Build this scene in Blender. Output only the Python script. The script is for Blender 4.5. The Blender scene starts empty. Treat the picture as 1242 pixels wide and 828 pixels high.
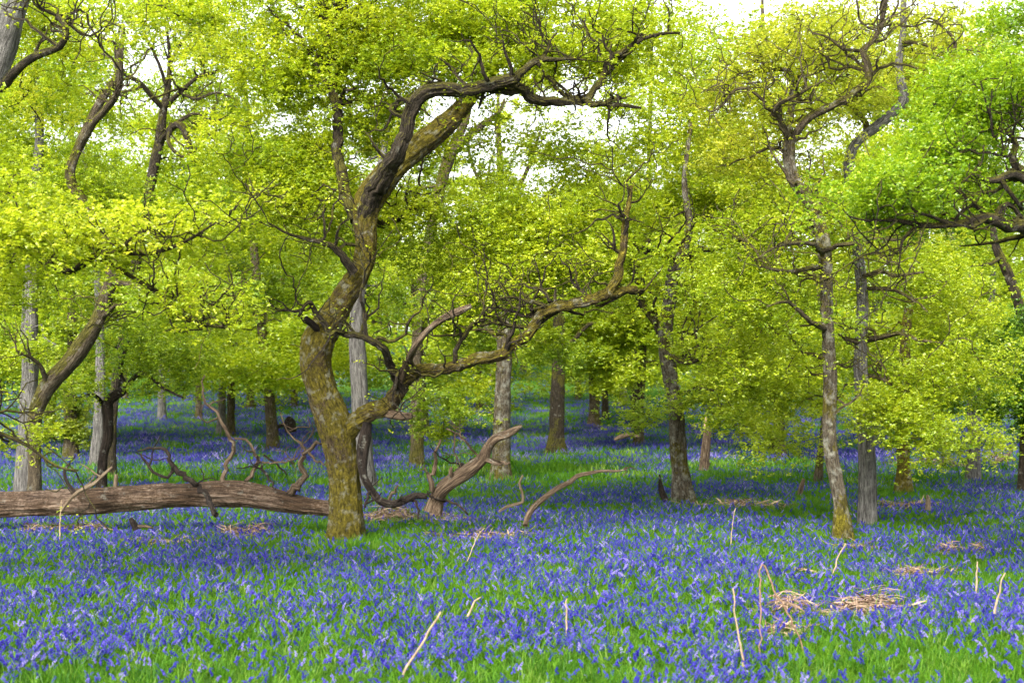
import bpy, math, random
import numpy as np
from mathutils import Vector
SEED = 7
R = np.random.default_rng(SEED)
random.seed(SEED)
C = bpy.context.scene.collection
# ------------------------------------------------------------------ camera model (photo pixels 1242 x 828)
FPX, CX, HOR, CAMZ, VEG = 1706.0, 621.0, 470.0, 1.75, 0.15

def P(px, py, Y):
    return np.array([(px - CX) / FPX * Y, Y, CAMZ - (py - HOR) / FPX * Y])

def gdepth(py):                       # distance of a ground-cover point seen at picture height py
    return (CAMZ - VEG) * FPX / (py - HOR)

# ------------------------------------------------------------------ noise
_perm = np.random.default_rng(3).random((256, 256))
def vnoise(x, y):
    x = np.asarray(x, float); y = np.asarray(y, float)
    xi = np.floor(x).astype(int); yi = np.floor(y).astype(int)
    fx = x - xi; fy = y - yi
    fx = fx * fx * (3 - 2 * fx); fy = fy * fy * (3 - 2 * fy)
    g = lambda a, b: _perm[a & 255, b & 255]
    return (g(xi, yi) * (1 - fx) + g(xi + 1, yi) * fx) * (1 - fy) + (g(xi, yi + 1) * (1 - fx) + g(xi + 1, yi + 1) * fx) * fy
def fbm(x, y, o=3):
    s = 0; a = 1; t = 0
    for k in range(o):
        s = s + a * vnoise(x * 2 ** k + 17 * k, y * 2 ** k + 31 * k); t += a; a *= 0.55
    return s / t

def gz(x, y):
    x = np.asarray(x, float); y = np.asarray(y, float)
    start = 56 + 6 * np.tanh((x - 2) / 8)
    d = y - start
    rise = 0.075 * np.log1p(np.exp(np.clip(d / 5, -30, 30))) * 5
    rise = np.where(y > 160, 0.075 * (160 - start) + (rise - 0.075 * (160 - start)) * 0.5, rise)
    return rise + 0.16 * (fbm(x * 0.09 + 5, y * 0.09 + 9, 2) - 0.5) * np.clip((y - 5) / 20, 0, 1) + 0.05 * (fbm(x * 0.7, y * 0.7, 2) - 0.5)

# ------------------------------------------------------------------ materials
def new_mat(name):
    m = bpy.data.materials.new(name); m.use_nodes = True
    nt = m.node_tree; nt.nodes.clear()
    return m, nt
def nd(nt, typ, **kw):
    n = nt.nodes.new(typ)
    for k, v in kw.items(): setattr(n, k, v)
    return n
def ramp(nt, fac, stops):
    r = nd(nt, 'ShaderNodeValToRGB')
    el = r.color_ramp.elements
    while len(el) < len(stops): el.new(0.5)
    for e, (p, c) in zip(el, stops):
        e.position = p; e.color = (*c, 1)
    nt.links.new(fac, r.inputs[0])
    return r.outputs[0]
def mixc(nt, fac, a, b):
    m = nd(nt, 'ShaderNodeMix', data_type='RGBA')
    for s, v in ((m.inputs[0], fac), (m.inputs[6], a), (m.inputs[7], b)):
        if hasattr(v, 'links'): nt.links.new(v, s)
        elif isinstance(v, tuple): s.default_value = (*v, 1)
        else: s.default_value = v
    return m.outputs[2]
def noise(nt, vec, scale, detail=3, rough=0.55):
    n = nd(nt, 'ShaderNodeTexNoise'); n.inputs['Scale'].default_value = scale
    n.inputs['Detail'].default_value = detail; n.inputs['Roughness'].default_value = rough
    if vec is not None: nt.links.new(vec, n.inputs['Vector'])
    return n.outputs['Fac']
def maths(nt, op, a, b=None, clamp=False):
    m = nd(nt, 'ShaderNodeMath', operation=op, use_clamp=clamp)
    for s, v in zip(m.inputs, (a, b)):
        if v is None: continue
        if hasattr(v, 'links'): nt.links.new(v, s)
        else: s.default_value = v
    return m.outputs[0]

def leaf_mat(name, stops, transl=0.5, per_instance=False, gloss=0.045):
    m, nt = new_mat(name)
    if per_instance:
        f = nd(nt, 'ShaderNodeObjectInfo').outputs['Random']
    else:
        f = nd(nt, 'ShaderNodeAttribute', attribute_name='tint').outputs['Fac']
    col = ramp(nt, f, stops)
    d = nd(nt, 'ShaderNodeBsdfDiffuse'); t = nd(nt, 'ShaderNodeBsdfTranslucent')
    hs = nd(nt, 'ShaderNodeHueSaturation'); hs.inputs['Value'].default_value = 1.25; hs.inputs['Hue'].default_value = 0.497
    nt.links.new(col, hs.inputs['Color'])
    nt.links.new(col, d.inputs[0]); nt.links.new(hs.outputs[0], t.inputs[0])
    mx = nd(nt, 'ShaderNodeMixShader'); mx.inputs[0].default_value = transl
    nt.links.new(d.outputs[0], mx.inputs[1]); nt.links.new(t.outputs[0], mx.inputs[2])
    g = nd(nt, 'ShaderNodeBsdfGlossy'); g.inputs['Roughness'].default_value = 0.45
    mx2 = nd(nt, 'ShaderNodeMixShader'); mx2.inputs[0].default_value = gloss
    nt.links.new(mx.outputs[0], mx2.inputs[1]); nt.links.new(g.outputs[0], mx2.inputs[2])
    o = nd(nt, 'ShaderNodeOutputMaterial'); nt.links.new(mx2.outputs[0], o.inputs[0])
    return m

def bark_mat(name, dark, mid, light, moss=0.3, mosscol=(0.10, 0.095, 0.012), lichen=0.0, zs=0.22, bump=0.9, mossup=0.5, alb=0.62):
    dark, mid, light, mosscol = [tuple(c * alb for c in q) for q in (dark, mid, light, mosscol)]
    m, nt = new_mat(name)
    at = nd(nt, 'ShaderNodeAttribute', attribute_name='bark')
    mp = nd(nt, 'ShaderNodeMapping'); mp.inputs['Scale'].default_value = (1, 1, zs)
    nt.links.new(at.outputs['Vector'], mp.inputs[0]); v = mp.outputs[0]
    n1 = noise(nt, v, 36, 6, 0.72)
    n1 = nd(nt, 'ShaderNodeMapRange'); nt.links.new(noise(nt, v, 36, 6, 0.72), n1.inputs[0]); n1.inputs[1].default_value = .36; n1.inputs[2].default_value = .64; n1 = n1.outputs[0]
    n2 = noise(nt, v, 11, 4)
    n3 = noise(nt, at.outputs['Vector'], 2.2, 3)
    vor = nd(nt, 'ShaderNodeTexVoronoi', feature='DISTANCE_TO_EDGE'); vor.inputs['Scale'].default_value = 38
    wv = nd(nt, 'ShaderNodeMix', data_type='VECTOR'); wv.inputs[0].default_value = 0.22
    nt.links.new(v, wv.inputs[4])
    nn = nd(nt, 'ShaderNodeTexNoise'); nn.inputs['Scale'].default_value = 14; nn.inputs['Detail'].default_value = 4; nt.links.new(v, nn.inputs['Vector'])
    nt.links.new(nn.outputs['Color'], wv.inputs[5]); nt.links.new(wv.outputs[1], vor.inputs['Vector'])
    crack = maths(nt, 'MULTIPLY', vor.outputs['Distance'], 3.2, True)
    h = maths(nt, 'ADD', maths(nt, 'MULTIPLY', crack, 0.32), maths(nt, 'MULTIPLY', n1, 1.0))
    base = ramp(nt, maths(nt, 'MULTIPLY', h, 0.77), [(0.15, dark), (0.50, mid), (0.88, light)])
    base = mixc(nt, maths(nt, 'MULTIPLY', n2, 0.4), base, mid)
    ge = nd(nt, 'ShaderNodeNewGeometry')
    sx = nd(nt, 'ShaderNodeSeparateXYZ'); nt.links.new(ge.outputs['True Normal'], sx.inputs[0])
    up = maths(nt, 'MULTIPLY', sx.outputs[2], mossup)
    mf = maths(nt, 'ADD', maths(nt, 'ADD', n3, up), maths(nt, 'MULTIPLY', noise(nt, at.outputs['Vector'], 30, 5, 0.7), 0.75))
    mf = ramp(nt, mf, [(max(0.0, 1.10 - moss), (0, 0, 0)), (min(1, 1.28 - moss), (1, 1, 1))])
    ms = mixc(nt, n1, tuple(c * 0.3 for c in mosscol), tuple(c * 1.8 for c in mosscol))
    base = mixc(nt, mf, base, ms)
    if lichen > 0:
        n4 = noise(nt, at.outputs['Vector'], 9, 4, 0.65)
        lf = ramp(nt, n4, [(0.62 - lichen * 0.2, (0, 0, 0)), (0.78 - lichen * 0.2, (1, 1, 1))])
        base = mixc(nt, maths(nt, 'MULTIPLY', lf, 0.5), base, (0.40, 0.40, 0.33))
    b = nd(nt, 'ShaderNodeBsdfPrincipled'); b.inputs['Roughness'].default_value = 0.9
    b.inputs['Specular IOR Level'].default_value = 0.15
    nt.links.new(base, b.inputs['Base Color'])
    bp = nd(nt, 'ShaderNodeBump'); bp.inputs['Strength'].default_value = bump; bp.inputs['Distance'].default_value = 0.05
    nt.links.new(h, bp.inputs['Height']); nt.links.new(bp.outputs[0], b.inputs['Normal'])
    o = nd(nt, 'ShaderNodeOutputMaterial'); nt.links.new(b.outputs[0], o.inputs[0])
    return m

def plain_mat(name, a, b_, scale=12, rough=0.9, attr=None):
    m, nt = new_mat(name)
    if attr == 'tint': f = nd(nt, 'ShaderNodeAttribute', attribute_name='tint').outputs['Fac']
    else:
        tc = nd(nt, 'ShaderNodeTexCoord'); f = noise(nt, tc.outputs['Object'], scale, 4)
    col = ramp(nt, f, [(0.25, a), (0.75, b_)])
    b = nd(nt, 'ShaderNodeBsdfPrincipled'); b.inputs['Roughness'].default_value = rough
    b.inputs['Specular IOR Level'].default_value = 0.2
    nt.links.new(col, b.inputs['Base Color'])
    o = nd(nt, 'ShaderNodeOutputMaterial'); nt.links.new(b.outputs[0], o.inputs[0])
    return m

L_YEL = leaf_mat('leaf_yellow_green', [(0.0, (0.08, 0.165, 0.005)), (0.4, (0.25, 0.335, 0.007)), (0.75, (0.41, 0.46, 0.012)), (1, (0.58, 0.58, 0.04))], 0.53)
L_MID = leaf_mat('leaf_spring_green', [(0.0, (0.06, 0.15, 0.005)), (0.4, (0.20, 0.29, 0.007)), (0.75, (0.35, 0.42, 0.009)), (1, (0.52, 0.53, 0.02))], 0.53)
L_OLV = leaf_mat('leaf_olive_bronze', [(0.0, (0.10, 0.16, 0.010)), (0.4, (0.295, 0.345, 0.016)), (0.75, (0.47, 0.48, 0.025)), (1, (0.62, 0.58, 0.07))], 0.56)
L_EMR = leaf_mat('leaf_emerald_green', [(0.0, (0.035, 0.11, 0.004)), (0.4, (0.135, 0.25, 0.005)), (0.75, (0.30, 0.41, 0.007)), (1, (0.44, 0.53, 0.012))], 0.5)
L_DRK = leaf_mat('leaf_deep_green', [(0.0, (0.018, 0.075, 0.010)), (0.5, (0.05, 0.15, 0.014)), (1, (0.12, 0.26, 0.02))], 0.4)  # deeper green leaf variant, the foliage's own colour

B_OAK = bark_mat('bark_mossy_oak', (0.030, 0.022, 0.012), (0.125, 0.085, 0.042), (0.25, 0.18, 0.095), moss=0.42, mosscol=(0.18, 0.145, 0.014), lichen=0.4, mossup=0.30, bump=1.0, alb=.62, zs=.42)
B_DRK = bark_mat('bark_dark_oak', (0.018, 0.014, 0.010), (0.060, 0.046, 0.030), (0.13, 0.10, 0.066), moss=0.16, mosscol=(0.11, 0.10, 0.016), lichen=0.1, mossup=0.45)
B_BRN = bark_mat('bark_brown_oak', (0.036, 0.027, 0.018), (0.14, 0.107, 0.068), (0.27, 0.22, 0.145), moss=0.22, mosscol=(0.11, 0.10, 0.016), lichen=0.2)
B_GRY = bark_mat('bark_grey_ridged', (0.06, 0.055, 0.05), (0.23, 0.215, 0.195), (0.42, 0.40, 0.36), moss=0.04, lichen=0.1, zs=0.12, mosscol=(0.10, 0.09, 0.02))
B_LIC = bark_mat('bark_lichen_oak', (0.035, 0.028, 0.018), (0.15, 0.12, 0.08), (0.30, 0.26, 0.19), moss=0.18, lichen=0.6, mosscol=(0.12, 0.10, 0.014))
B_MOS = bark_mat('bark_moss_foot', (0.03, 0.022, 0.010), (0.12, 0.09, 0.016), (0.22, 0.18, 0.04), moss=0.42, mosscol=(0.20, 0.17, 0.012), zs=0.6)
B_LOG = bark_mat('log_weathered_wood', (0.035, 0.020, 0.013), (0.25, 0.172, 0.118), (0.50, 0.385, 0.285), moss=0.34, mosscol=(0.10, 0.062, 0.036), lichen=0.1, zs=0.09, bump=1.0, mossup=0.05, alb=.8)
B_DED = bark_mat('dead_branch_wood', (0.05, 0.032, 0.022), (0.20, 0.135, 0.085), (0.40, 0.30, 0.20), moss=0.10, lichen=0.2, zs=0.1)
B_PAL = bark_mat('dead_branch_pale', (0.12, 0.085, 0.05), (0.34, 0.25, 0.16), (0.52, 0.42, 0.29), moss=0.02, zs=0.1)
B_BLK = bark_mat('dead_branch_dark', (0.014, 0.010, 0.008), (0.045, 0.032, 0.024), (0.10, 0.075, 0.055), moss=0.02, lichen=0.2, zs=0.15)
M_HRT = plain_mat('heartwood_torn', (0.18, 0.09, 0.05), (0.55, 0.40, 0.26), 20)
M_BRK = plain_mat('bracken_straw', (0.08, 0.046, 0.03), (0.30, 0.21, 0.14), attr='tint')
M_STK = plain_mat('stalk_straw', (0.13, 0.09, 0.055), (0.33, 0.25, 0.16), 30)
M_STR = plain_mat('stalk_russet', (0.09, 0.05, 0.032), (0.24, 0.15, 0.095), 30)

# ------------------------------------------------------------------ mesh building
class MB:
    """collects quads/tris with attributes and links ONE mesh object"""
    def __init__(s): s.v = []; s.f = []; s.m = []; s.bark = []; s.tint = []; s.n = 0
    def add(s, v, f, mi=0, bark=None, tint=None):
        v = np.asarray(v, np.float32); f = np.asarray(f, np.int32)
        s.v.append(v); s.f.append(f + s.n); s.m.append(np.full(len(f), mi, np.int32)); s.n += len(v)
        s.bark.append(np.zeros((len(v), 3), np.float32) if bark is None else np.asarray(bark, np.float32))
        s.tint.append(np.full(len(v), 0.5, np.float32) if tint is None else np.asarray(tint, np.float32))
    def build(s, name, mats, parent=None, smooth=True, origin=None):
        v = np.concatenate(s.v); f = np.concatenate(s.f); mi = np.concatenate(s.m)
        if origin is not None: v = v - np.asarray(origin, np.float32)
        me = bpy.data.meshes.new(name)
        nf = len(f)
        me.vertices.add(len(v)); me.vertices.foreach_set('co', v.ravel())
        me.loops.add(nf * 4); me.loops.foreach_set('vertex_index', f.ravel())
        me.polygons.add(nf); me.polygons.foreach_set('loop_start', np.arange(0, nf * 4, 4, dtype=np.int32))
        me.polygons.foreach_set('material_index', mi)
        me.polygons.foreach_set('use_smooth', np.full(nf, smooth, bool))
        a = me.attributes.new('bark', 'FLOAT_VECTOR', 'POINT'); a.data.foreach_set('vector', np.concatenate(s.bark).ravel())
        a = me.attributes.new('tint', 'FLOAT', 'POINT'); a.data.foreach_set('value', np.concatenate(s.tint))
        me.update(calc_edges=True)
        for m in (mats if isinstance(mats, (list, tuple)) else [mats]): me.materials.append(m)
        o = bpy.data.objects.new(name, me); C.objects.link(o)
        if parent is not None: o.parent = parent
        elif origin is not None: o.location = origin
        return o

def tag(o, label, cat, group=None, kind=None):
    if label: o['label'] = label
    if cat: o['category'] = cat
    if group: o['group'] = group
    if kind: o['kind'] = kind
    return o
def thing(name, label, cat, loc, group=None):
    e = bpy.data.objects.new(name, None); C.objects.link(e); e.location = loc
    e.empty_display_size = 0.2
    return tag(e, label, cat, group)

def catmull(pts, step):
    pts = np.asarray(pts, float)
    q = np.vstack([2 * pts[0] - pts[1], pts, 2 * pts[-1] - pts[-2]])
    out = []
    for i in range(1, len(q) - 2):
        L = np.linalg.norm(q[i + 1, :3] - q[i, :3]); n = max(2, int(L / step))
        t = np.linspace(0, 1, n, endpoint=False)[:, None]
        p0, p1, p2, p3 = q[i - 1], q[i], q[i + 1], q[i + 2]
        out.append(0.5 * (2 * p1 + (p2 - p0) * t + (2 * p0 - 5 * p1 + 4 * p2 - p3) * t * t + (3 * p1 - p0 - 3 * p2 + p3) * t ** 3))
    out.append(pts[-1:])
    o = np.vstack(out); o[:, 3:] = np.maximum(o[:, 3:], 0.0015)
    return o

def tube(mb, path, rad, sides=8, mi=0, rough=0.0, seed=0, flare=None, cap=True, ridge=0.0, grain=0.0):
    path = np.asarray(path, float); rad = np.asarray(rad, float)
    n = len(path)
    T = np.gradient(path, axis=0); T /= np.linalg.norm(T, axis=1)[:, None] + 1e-9
    ref = np.array([1., 0, 0]) if abs(T[0, 0]) < 0.8 else np.array([0, 1., 0])
    N = np.zeros_like(T); u = ref - T[0] * ref.dot(T[0]); u /= np.linalg.norm(u)
    for i in range(n):
        u = u - T[i] * u.dot(T[i]); u /= np.linalg.norm(u) + 1e-9; N[i] = u
    B = np.cross(T, N)
    a = np.linspace(0, 2 * math.pi, sides, endpoint=False)
    s = np.concatenate([[0], np.cumsum(np.linalg.norm(np.diff(path, axis=0), axis=1))])
    rr = rad[:, None] * np.ones((1, sides))
    if rough > 0:
        A, S = np.meshgrid(a, s)
        ns = (fbm(np.cos(A) * 1.6 + 9 + seed * 3.1, np.sin(A) * 1.6 + S * 2.3 + seed * 1.7, 3) - 0.5) * 2
        n2 = (vnoise(A / (2 * math.pi) * sides * 0.5 + seed, S * 5.0) - 0.5) * 2
        rr = rr * (1 + rough * (ns * 1.2 + n2 * 0.5))
    if ridge:
        A, S = np.meshgrid(a, s)
        rr = rr * (1 + ridge * (vnoise(A / 6.2832 * 22 + seed, S * 0.7 + 3 * vnoise(A * 2, S)) - .5) * 2)
    if grain:
        rr = rr * (1 + grain * np.random.default_rng(seed).normal(0, 1, rr.shape))
    if flare:
        h, amt, lobes = flare
        A, S = np.meshgrid(a, s)
        rr = rr * (1 + amt * np.exp(-S / h) * (0.55 + 0.45 * np.cos(A * lobes + seed)))
    V = path[:, None, :] + rr[:, :, None] * (np.cos(a)[None, :, None] * N[:, None, :] + np.sin(a)[None, :, None] * B[:, None, :])
    bark = np.stack([np.cos(a)[None, :] * rr + seed * 1.37, np.sin(a)[None, :] * rr + seed * 0.7, s[:, None] * np.ones((1, sides))], -1)
    V = V.reshape(-1, 3); bark = bark.reshape(-1, 3)
    i, j = np.meshgrid(np.arange(n - 1), np.arange(sides), indexing='ij'); j2 = (j + 1) % sides
    F = np.stack([i * sides + j, i * sides + j2, (i + 1) * sides + j2, (i + 1) * sides + j], -1).reshape(-1, 4)
    if cap and sides >= 4 and sides % 2 == 0:
        for base in (0, (n - 1) * sides):
            k = sides // 2
            cf = [[base + q, base + q + 1, base + sides - 2 - q, base + sides - 1 - q] for q in range(k - 1)]
            F = np.vstack([F, np.array(cf)])
    mb.add(V, F, mi, bark)

def add_leaves(mb, pos, size, tint, mi=1, near=True, upb=0.35, rng=R):
    """pos (N,3) leaf bases"""
    n = len(pos)
    if n == 0: return
    th = rng.uniform(0, 2 * math.pi, n); ze = rng.normal(0.05, 0.42, n)
    D = np.stack([np.cos(th), np.sin(th), ze], 1); D /= np.linalg.norm(D, axis=1)[:, None]
    U = np.stack([rng.normal(0, 0.55, n), rng.normal(0, 0.55, n), np.full(n, 1.0)], 1)
    S = np.cross(D, U); S /= np.linalg.norm(S, axis=1)[:, None] + 1e-9
    Nn = np.cross(S, D)
    L = size[:, None]; W = L * rng.uniform(0.26, 0.36, n)[:, None]
    droop = -Nn * L * rng.uniform(0.0, 0.22, n)[:, None]
    if near:
        b = pos; m = pos + D * L * 0.55 + Nn * 0.0; t = pos + D * L + droop
        fold = Nn * W * rng.uniform(0.1, 0.6, n)[:, None]
        l = pos + D * L * 0.62 - S * W + fold; r = pos + D * L * 0.62 + S * W + fold
        V = np.stack([b, l, r, t, m], 1).reshape(-1, 3)
        k = np.arange(n)[:, None] * 5
        F = np.stack([np.concatenate([k + 0, k + 2, k + 3, k + 4], 1), np.concatenate([k + 0, k + 4, k + 3, k + 1], 1)], 1).reshape(-1, 4)
        mb.add(V, F, mi, None, np.repeat(tint, 5))
    else:
        b = pos; t = pos + D * L + droop
        l = pos + D * L * 0.55 - S * W * 1.2; r = pos + D * L * 0.55 + S * W * 1.2
        V = np.stack([b, r, t, l], 1).reshape(-1, 3)
        F = np.arange(n * 4).reshape(-1, 4)
        mb.add(V, F, mi, None, np.repeat(tint, 4))

# ------------------------------------------------------------------ tree growing
BASES = []
class Skel:
    def __init__(s): s.p = np.zeros((0, 3)); s.r = np.zeros(0); s.t = np.zeros((0, 3))
    def add(s, p, r):
        t = np.gradient(p, axis=0); t /= np.linalg.norm(t, axis=1)[:, None] + 1e-9
        s.p = np.vstack([s.p, p]); s.r = np.concatenate([s.r, r]); s.t = np.vstack([s.t, t])

def grow_to(mb, sk, tgt, rk, rmin, sides, crook, mi=0, step=0.16, zmin=-9, rng=R):
    d = np.linalg.norm(sk.p - tgt, axis=1) + np.where(sk.p[:, 2] > tgt[2] + 0.4, 0.5, 0) + np.where(sk.p[:, 2] < zmin, 50, 0)
    i = int(np.argmin(d)); p0 = sk.p[i]; L = np.linalg.norm(tgt - p0)
    if L < 0.03: return
    n = max(3, min(14, int(L / step) + 2))
    t = np.linspace(0, 1, n)[:, None]
    w = np.cumsum(rng.normal(0, 1, (n, 3)), 0); w -= w[0] + (w[-1] - w[0]) * t
    w = w / math.sqrt(n) * L * crook
    bul = np.sin(t * math.pi)
    p = p0 + (tgt - p0) * t + w + bul * sk.t[i] * L * 0.14 + np.array([0, 0, 1]) * bul * L * rng.uniform(-0.06, 0.14)
    r0 = min(0.8 * sk.r[i], rk[0] + rk[1] * L)
    r = r0 + (rmin - r0) * t[:, 0] ** 0.8
    tube(mb, p, r, sides, mi, cap=False)
    sk.add(p[1:], r[1:])

def spur(mb, p0, r0, L, rng, lv, leafsize, tint0, depth=0):
    n = max(4, int(L / .07)); d = rng.normal(0, 1, 3) * np.array([1, .8, .7]) + np.array([0, -.15, .35]); d /= np.linalg.norm(d)
    p = [np.array(p0)]
    d0 = d.copy(); d0[2] += .25
    for k in range(n):
        d = .5 * d + .5 * d0 + rng.normal(0, .36, 3); d /= np.linalg.norm(d); p.append(p[-1] + d * L / n)
        if rng.uniform() < .12: d0 = d0 + rng.normal(0, .5, 3)
    p = np.array(p); r = np.maximum(np.linspace(r0, .005, n + 1), .005)
    tube(mb, p, r, 4, 0, cap=False)
    if depth < 2:
        for _ in range(rng.integers(1, 4)):
            i = rng.integers(1, n); spur(mb, p[i], r[i] * .7, L * rng.uniform(.35, .65), rng, lv, leafsize, tint0, depth + 1)
    if rng.uniform() < .55:
        k = rng.integers(4, 10)
        pos = p[-1] + rng.normal(0, leafsize * .8, (k, 3))
        lv.append((pos, leafsize * rng.uniform(.6, 1.1, k), np.clip(tint0 + .05 + rng.normal(0, .12, k), 0, 1), 1))

def smooth_limb(pts, step):
    q = catmull(pts, step)
    return q[:, :3], q[:, 3]

def make_tree(name, label, Y, limbs, pads, bark, leaf, group=None, seed=1, leafsize=0.045, twigs=9, tufts=270, near=True,
              limb_bark=None, sides=14, rough=0.12, flare=(0.28, 0.75, 4), moss_foot=False, padr=(0.55, 1.0), tint0=0.5, cat='tree', zmin=-9,
              extra_step=0.1, dead=None, twig_r=1.0, leaf2=None, spurs=0.0, spur_from=1, spur_len=(.3, 1.1), crook=.3, limb_barks={}, moss_h=0.0):
    """limbs: list of lists of (px, py, width_px[, dY]); the first is the trunk.
    pads: list of (cx, cy, rx, ry, dY0, dY1, n) in picture pixels: where the foliage sprays of this tree hang."""
    rng = np.random.default_rng(seed * 101 + 5)
    base = limbs[0][0]
    bx, by = (base[0] - CX) / FPX * Y, Y + (base[3] if len(base) > 3 else 0)
    org = np.array([bx, by, float(gz(bx, by))])
    root = thing(name, label, cat, org, group or 'oaks of the wood'); BASES.append((bx, by, base[2] * .5 / FPX * Y))
    sk = Skel()
    parts = []; limb_paths = []
    for k, lm in enumerate(limbs):
        w = []
        for q in lm:
            yy = Y + (q[3] if len(q) > 3 else 0.0)
            p = P(q[0], q[1], yy)
            w.append([*p, q[2] * 0.5 / FPX * yy])
        w = np.array(w)
        if k == 0:
            w[0, 2] = org[2] - 0.15
        p, r = smooth_limb(w, extra_step)
        if k > 0:
            nz = rng.normal(0, 1, (len(p), 3)); ker = np.ones(5) / 5
            nz = np.stack([np.convolve(nz[:, q], ker, 'same') for q in range(3)], 1)
            wgt = np.minimum(1, np.minimum(np.arange(len(p)), np.arange(len(p))[::-1]) / 5)[:, None]
            p = p + nz * wgt * np.minimum(0.5 * r + 0.008, 0.035)[:, None]
        mb = MB()
        tube(mb, p, r, sides if k == 0 else max(8, sides - 4), 0, rough if k == 0 else rough * 1.6, seed * 3 + k, flare if k == 0 else ((.18, .45, 0) if r[0] > .1 else None), grain=.022 if sides > 20 else .012)
        limb_paths.append((p, r))
        nm = 'trunk' if k == 0 else 'limb'
        o = mb.build(nm, bark if k == 0 else limb_barks.get(k, limb_bark or bark), root, origin=org)
        if k == 0 and moss_h:
            m3 = MB(); nn_ = int(moss_h / extra_step); tube(m3, p[:nn_], r[:nn_] * np.linspace(1.12, .96, nn_), sides + 8, 0, .22, seed, flare)
            m3.build('moss', B_MOS, root, origin=org)
        parts.append(o); sk.add(p, r)
        if k == 0: trunk = o
    mb = MB()
    # sprays
    lv = []
    centers = []; cmat = []; cden = []
    for pd in pads:
        (cx, cy, rx, ry, d0, d1, n) = pd[:7]; pm = pd[7] if len(pd) > 7 else 1; dn = pd[8] if len(pd) > 8 else 1.0
        for _ in range(n):
            a = rng.uniform(0, 2 * math.pi); q = math.sqrt(rng.uniform(0, 1))
            yy = Y + rng.uniform(d0, d1)
            c = P(cx + rx * q * math.cos(a), cy + ry * q * math.sin(a), yy)
            g = float(gz(c[0], c[1]))
            if c[2] < g + 0.5: c[2] = g + 0.5 + rng.uniform(0, 0.3)
            centers.append(c); cmat.append(pm); cden.append(dn)
    if centers:
        centers = np.array(centers); cmat = np.array(cmat)
        dd = np.array([np.min(np.linalg.norm(sk.p - c, axis=1)) for c in centers])
        for ci in np.argsort(dd):
            c = centers[ci]; pm = cmat[ci]; tufts_n = int(tufts * cden[ci])
            grow_to(mb, sk, c, (0.013, 0.014), 0.008, 5, crook, zmin=zmin, rng=rng)
            R_ = rng.uniform(*padr); ax = np.array([R_, R_ * rng.uniform(0.7, 1.1), R_ * rng.uniform(0.28, 0.5)])
            tilt = rng.normal(0, 0.22, 2)
            def inpad(n):
                v = rng.normal(0, 1, (n, 3)); v /= np.linalg.norm(v, axis=1)[:, None]
                v *= rng.uniform(0.1, 1, (n, 1)) ** 0.45 * ax
                v[:, 2] += v[:, 0] * tilt[0] + v[:, 1] * tilt[1]
                return c + v
            tips = inpad(max(3, twigs)); tips[:, 2] = c[2] + (tips[:, 2] - c[2]) * .8 - .25 * ax[2]
            i0 = len(sk.p)
            if twigs:
                for tp in tips:
                    grow_to(mb, sk, tp, (0.0055 * twig_r, 0.0065 * twig_r), 0.0035 * twig_r, 3, crook * 1.2, step=0.09, zmin=zmin, rng=rng)
                tw = sk.p[i0:]
                pool = tw[rng.integers(0, len(tw), tufts_n)] + rng.normal(0, 0.085, (tufts_n, 3)) if len(tw) else tips
                free = inpad(tufts_n // 3)
                pool[:, 2] += .05; free[:, 2] += .35 * ax[2]
                tc = np.vstack([pool, free, tips])
            else:
                # lumps inside the spray
                lumps = inpad(7)
                tc = lumps[rng.integers(0, 7, tufts_n)] + rng.normal(0, 1, (tufts_n, 3)) * ax * 0.27
            pt = rng.normal(0, 0.10)
            tt = tint0 + pt + rng.normal(0, 0.09, len(tc))
            nl = 6
            pos = np.repeat(tc, nl, 0) + rng.normal(0, leafsize * 0.22, (len(tc) * nl, 3))
            lt = np.clip(np.repeat(tt, nl) + rng.normal(0, 0.09, len(pos)), 0, 1)
            sz = leafsize * rng.uniform(0.65, 1.25, len(pos))
            lv.append((pos, sz, lt, pm))
    if spurs > 0:
        for p, r in limb_paths[spur_from:]:
            L = np.concatenate([[0], np.cumsum(np.linalg.norm(np.diff(p, axis=0), axis=1))])
            for _ in range(rng.poisson(L[-1] * spurs)):
                i = int(np.searchsorted(L, L[-1] * rng.uniform(.12, 1) ** .7)); i = min(i, len(p) - 1)
                spur(mb, p[i], min(r[i] * .6, .028), rng.uniform(*spur_len), rng, lv, leafsize, tint0)
    if lv:
        for m_ in sorted(set(a[3] for a in lv)):
            sel = [a for a in lv if a[3] == m_]
            add_leaves(mb, np.concatenate([a[0] for a in sel]), np.concatenate([a[1] for a in sel]), np.concatenate([a[2] for a in sel]), int(m_), near, rng=rng)
        mb.build('crown', [limb_bark or bark, leaf] + ([leaf2] if leaf2 else []), root, origin=org, smooth=False)
    if dead:
        for k, (lm, mat_) in enumerate(dead):
            w = np.array([[*P(q[0], q[1], Y + (q[3] if len(q) > 3 else 0)), q[2] * 0.5 / FPX * Y] for q in lm])
            p, r = smooth_limb(w, 0.05); m2 = MB()
            tube(m2, p, r, 10, 0, 0.22, seed * 7 + k)
            m2.build('broken_limb', mat_, root, origin=org)
    return root

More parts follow.
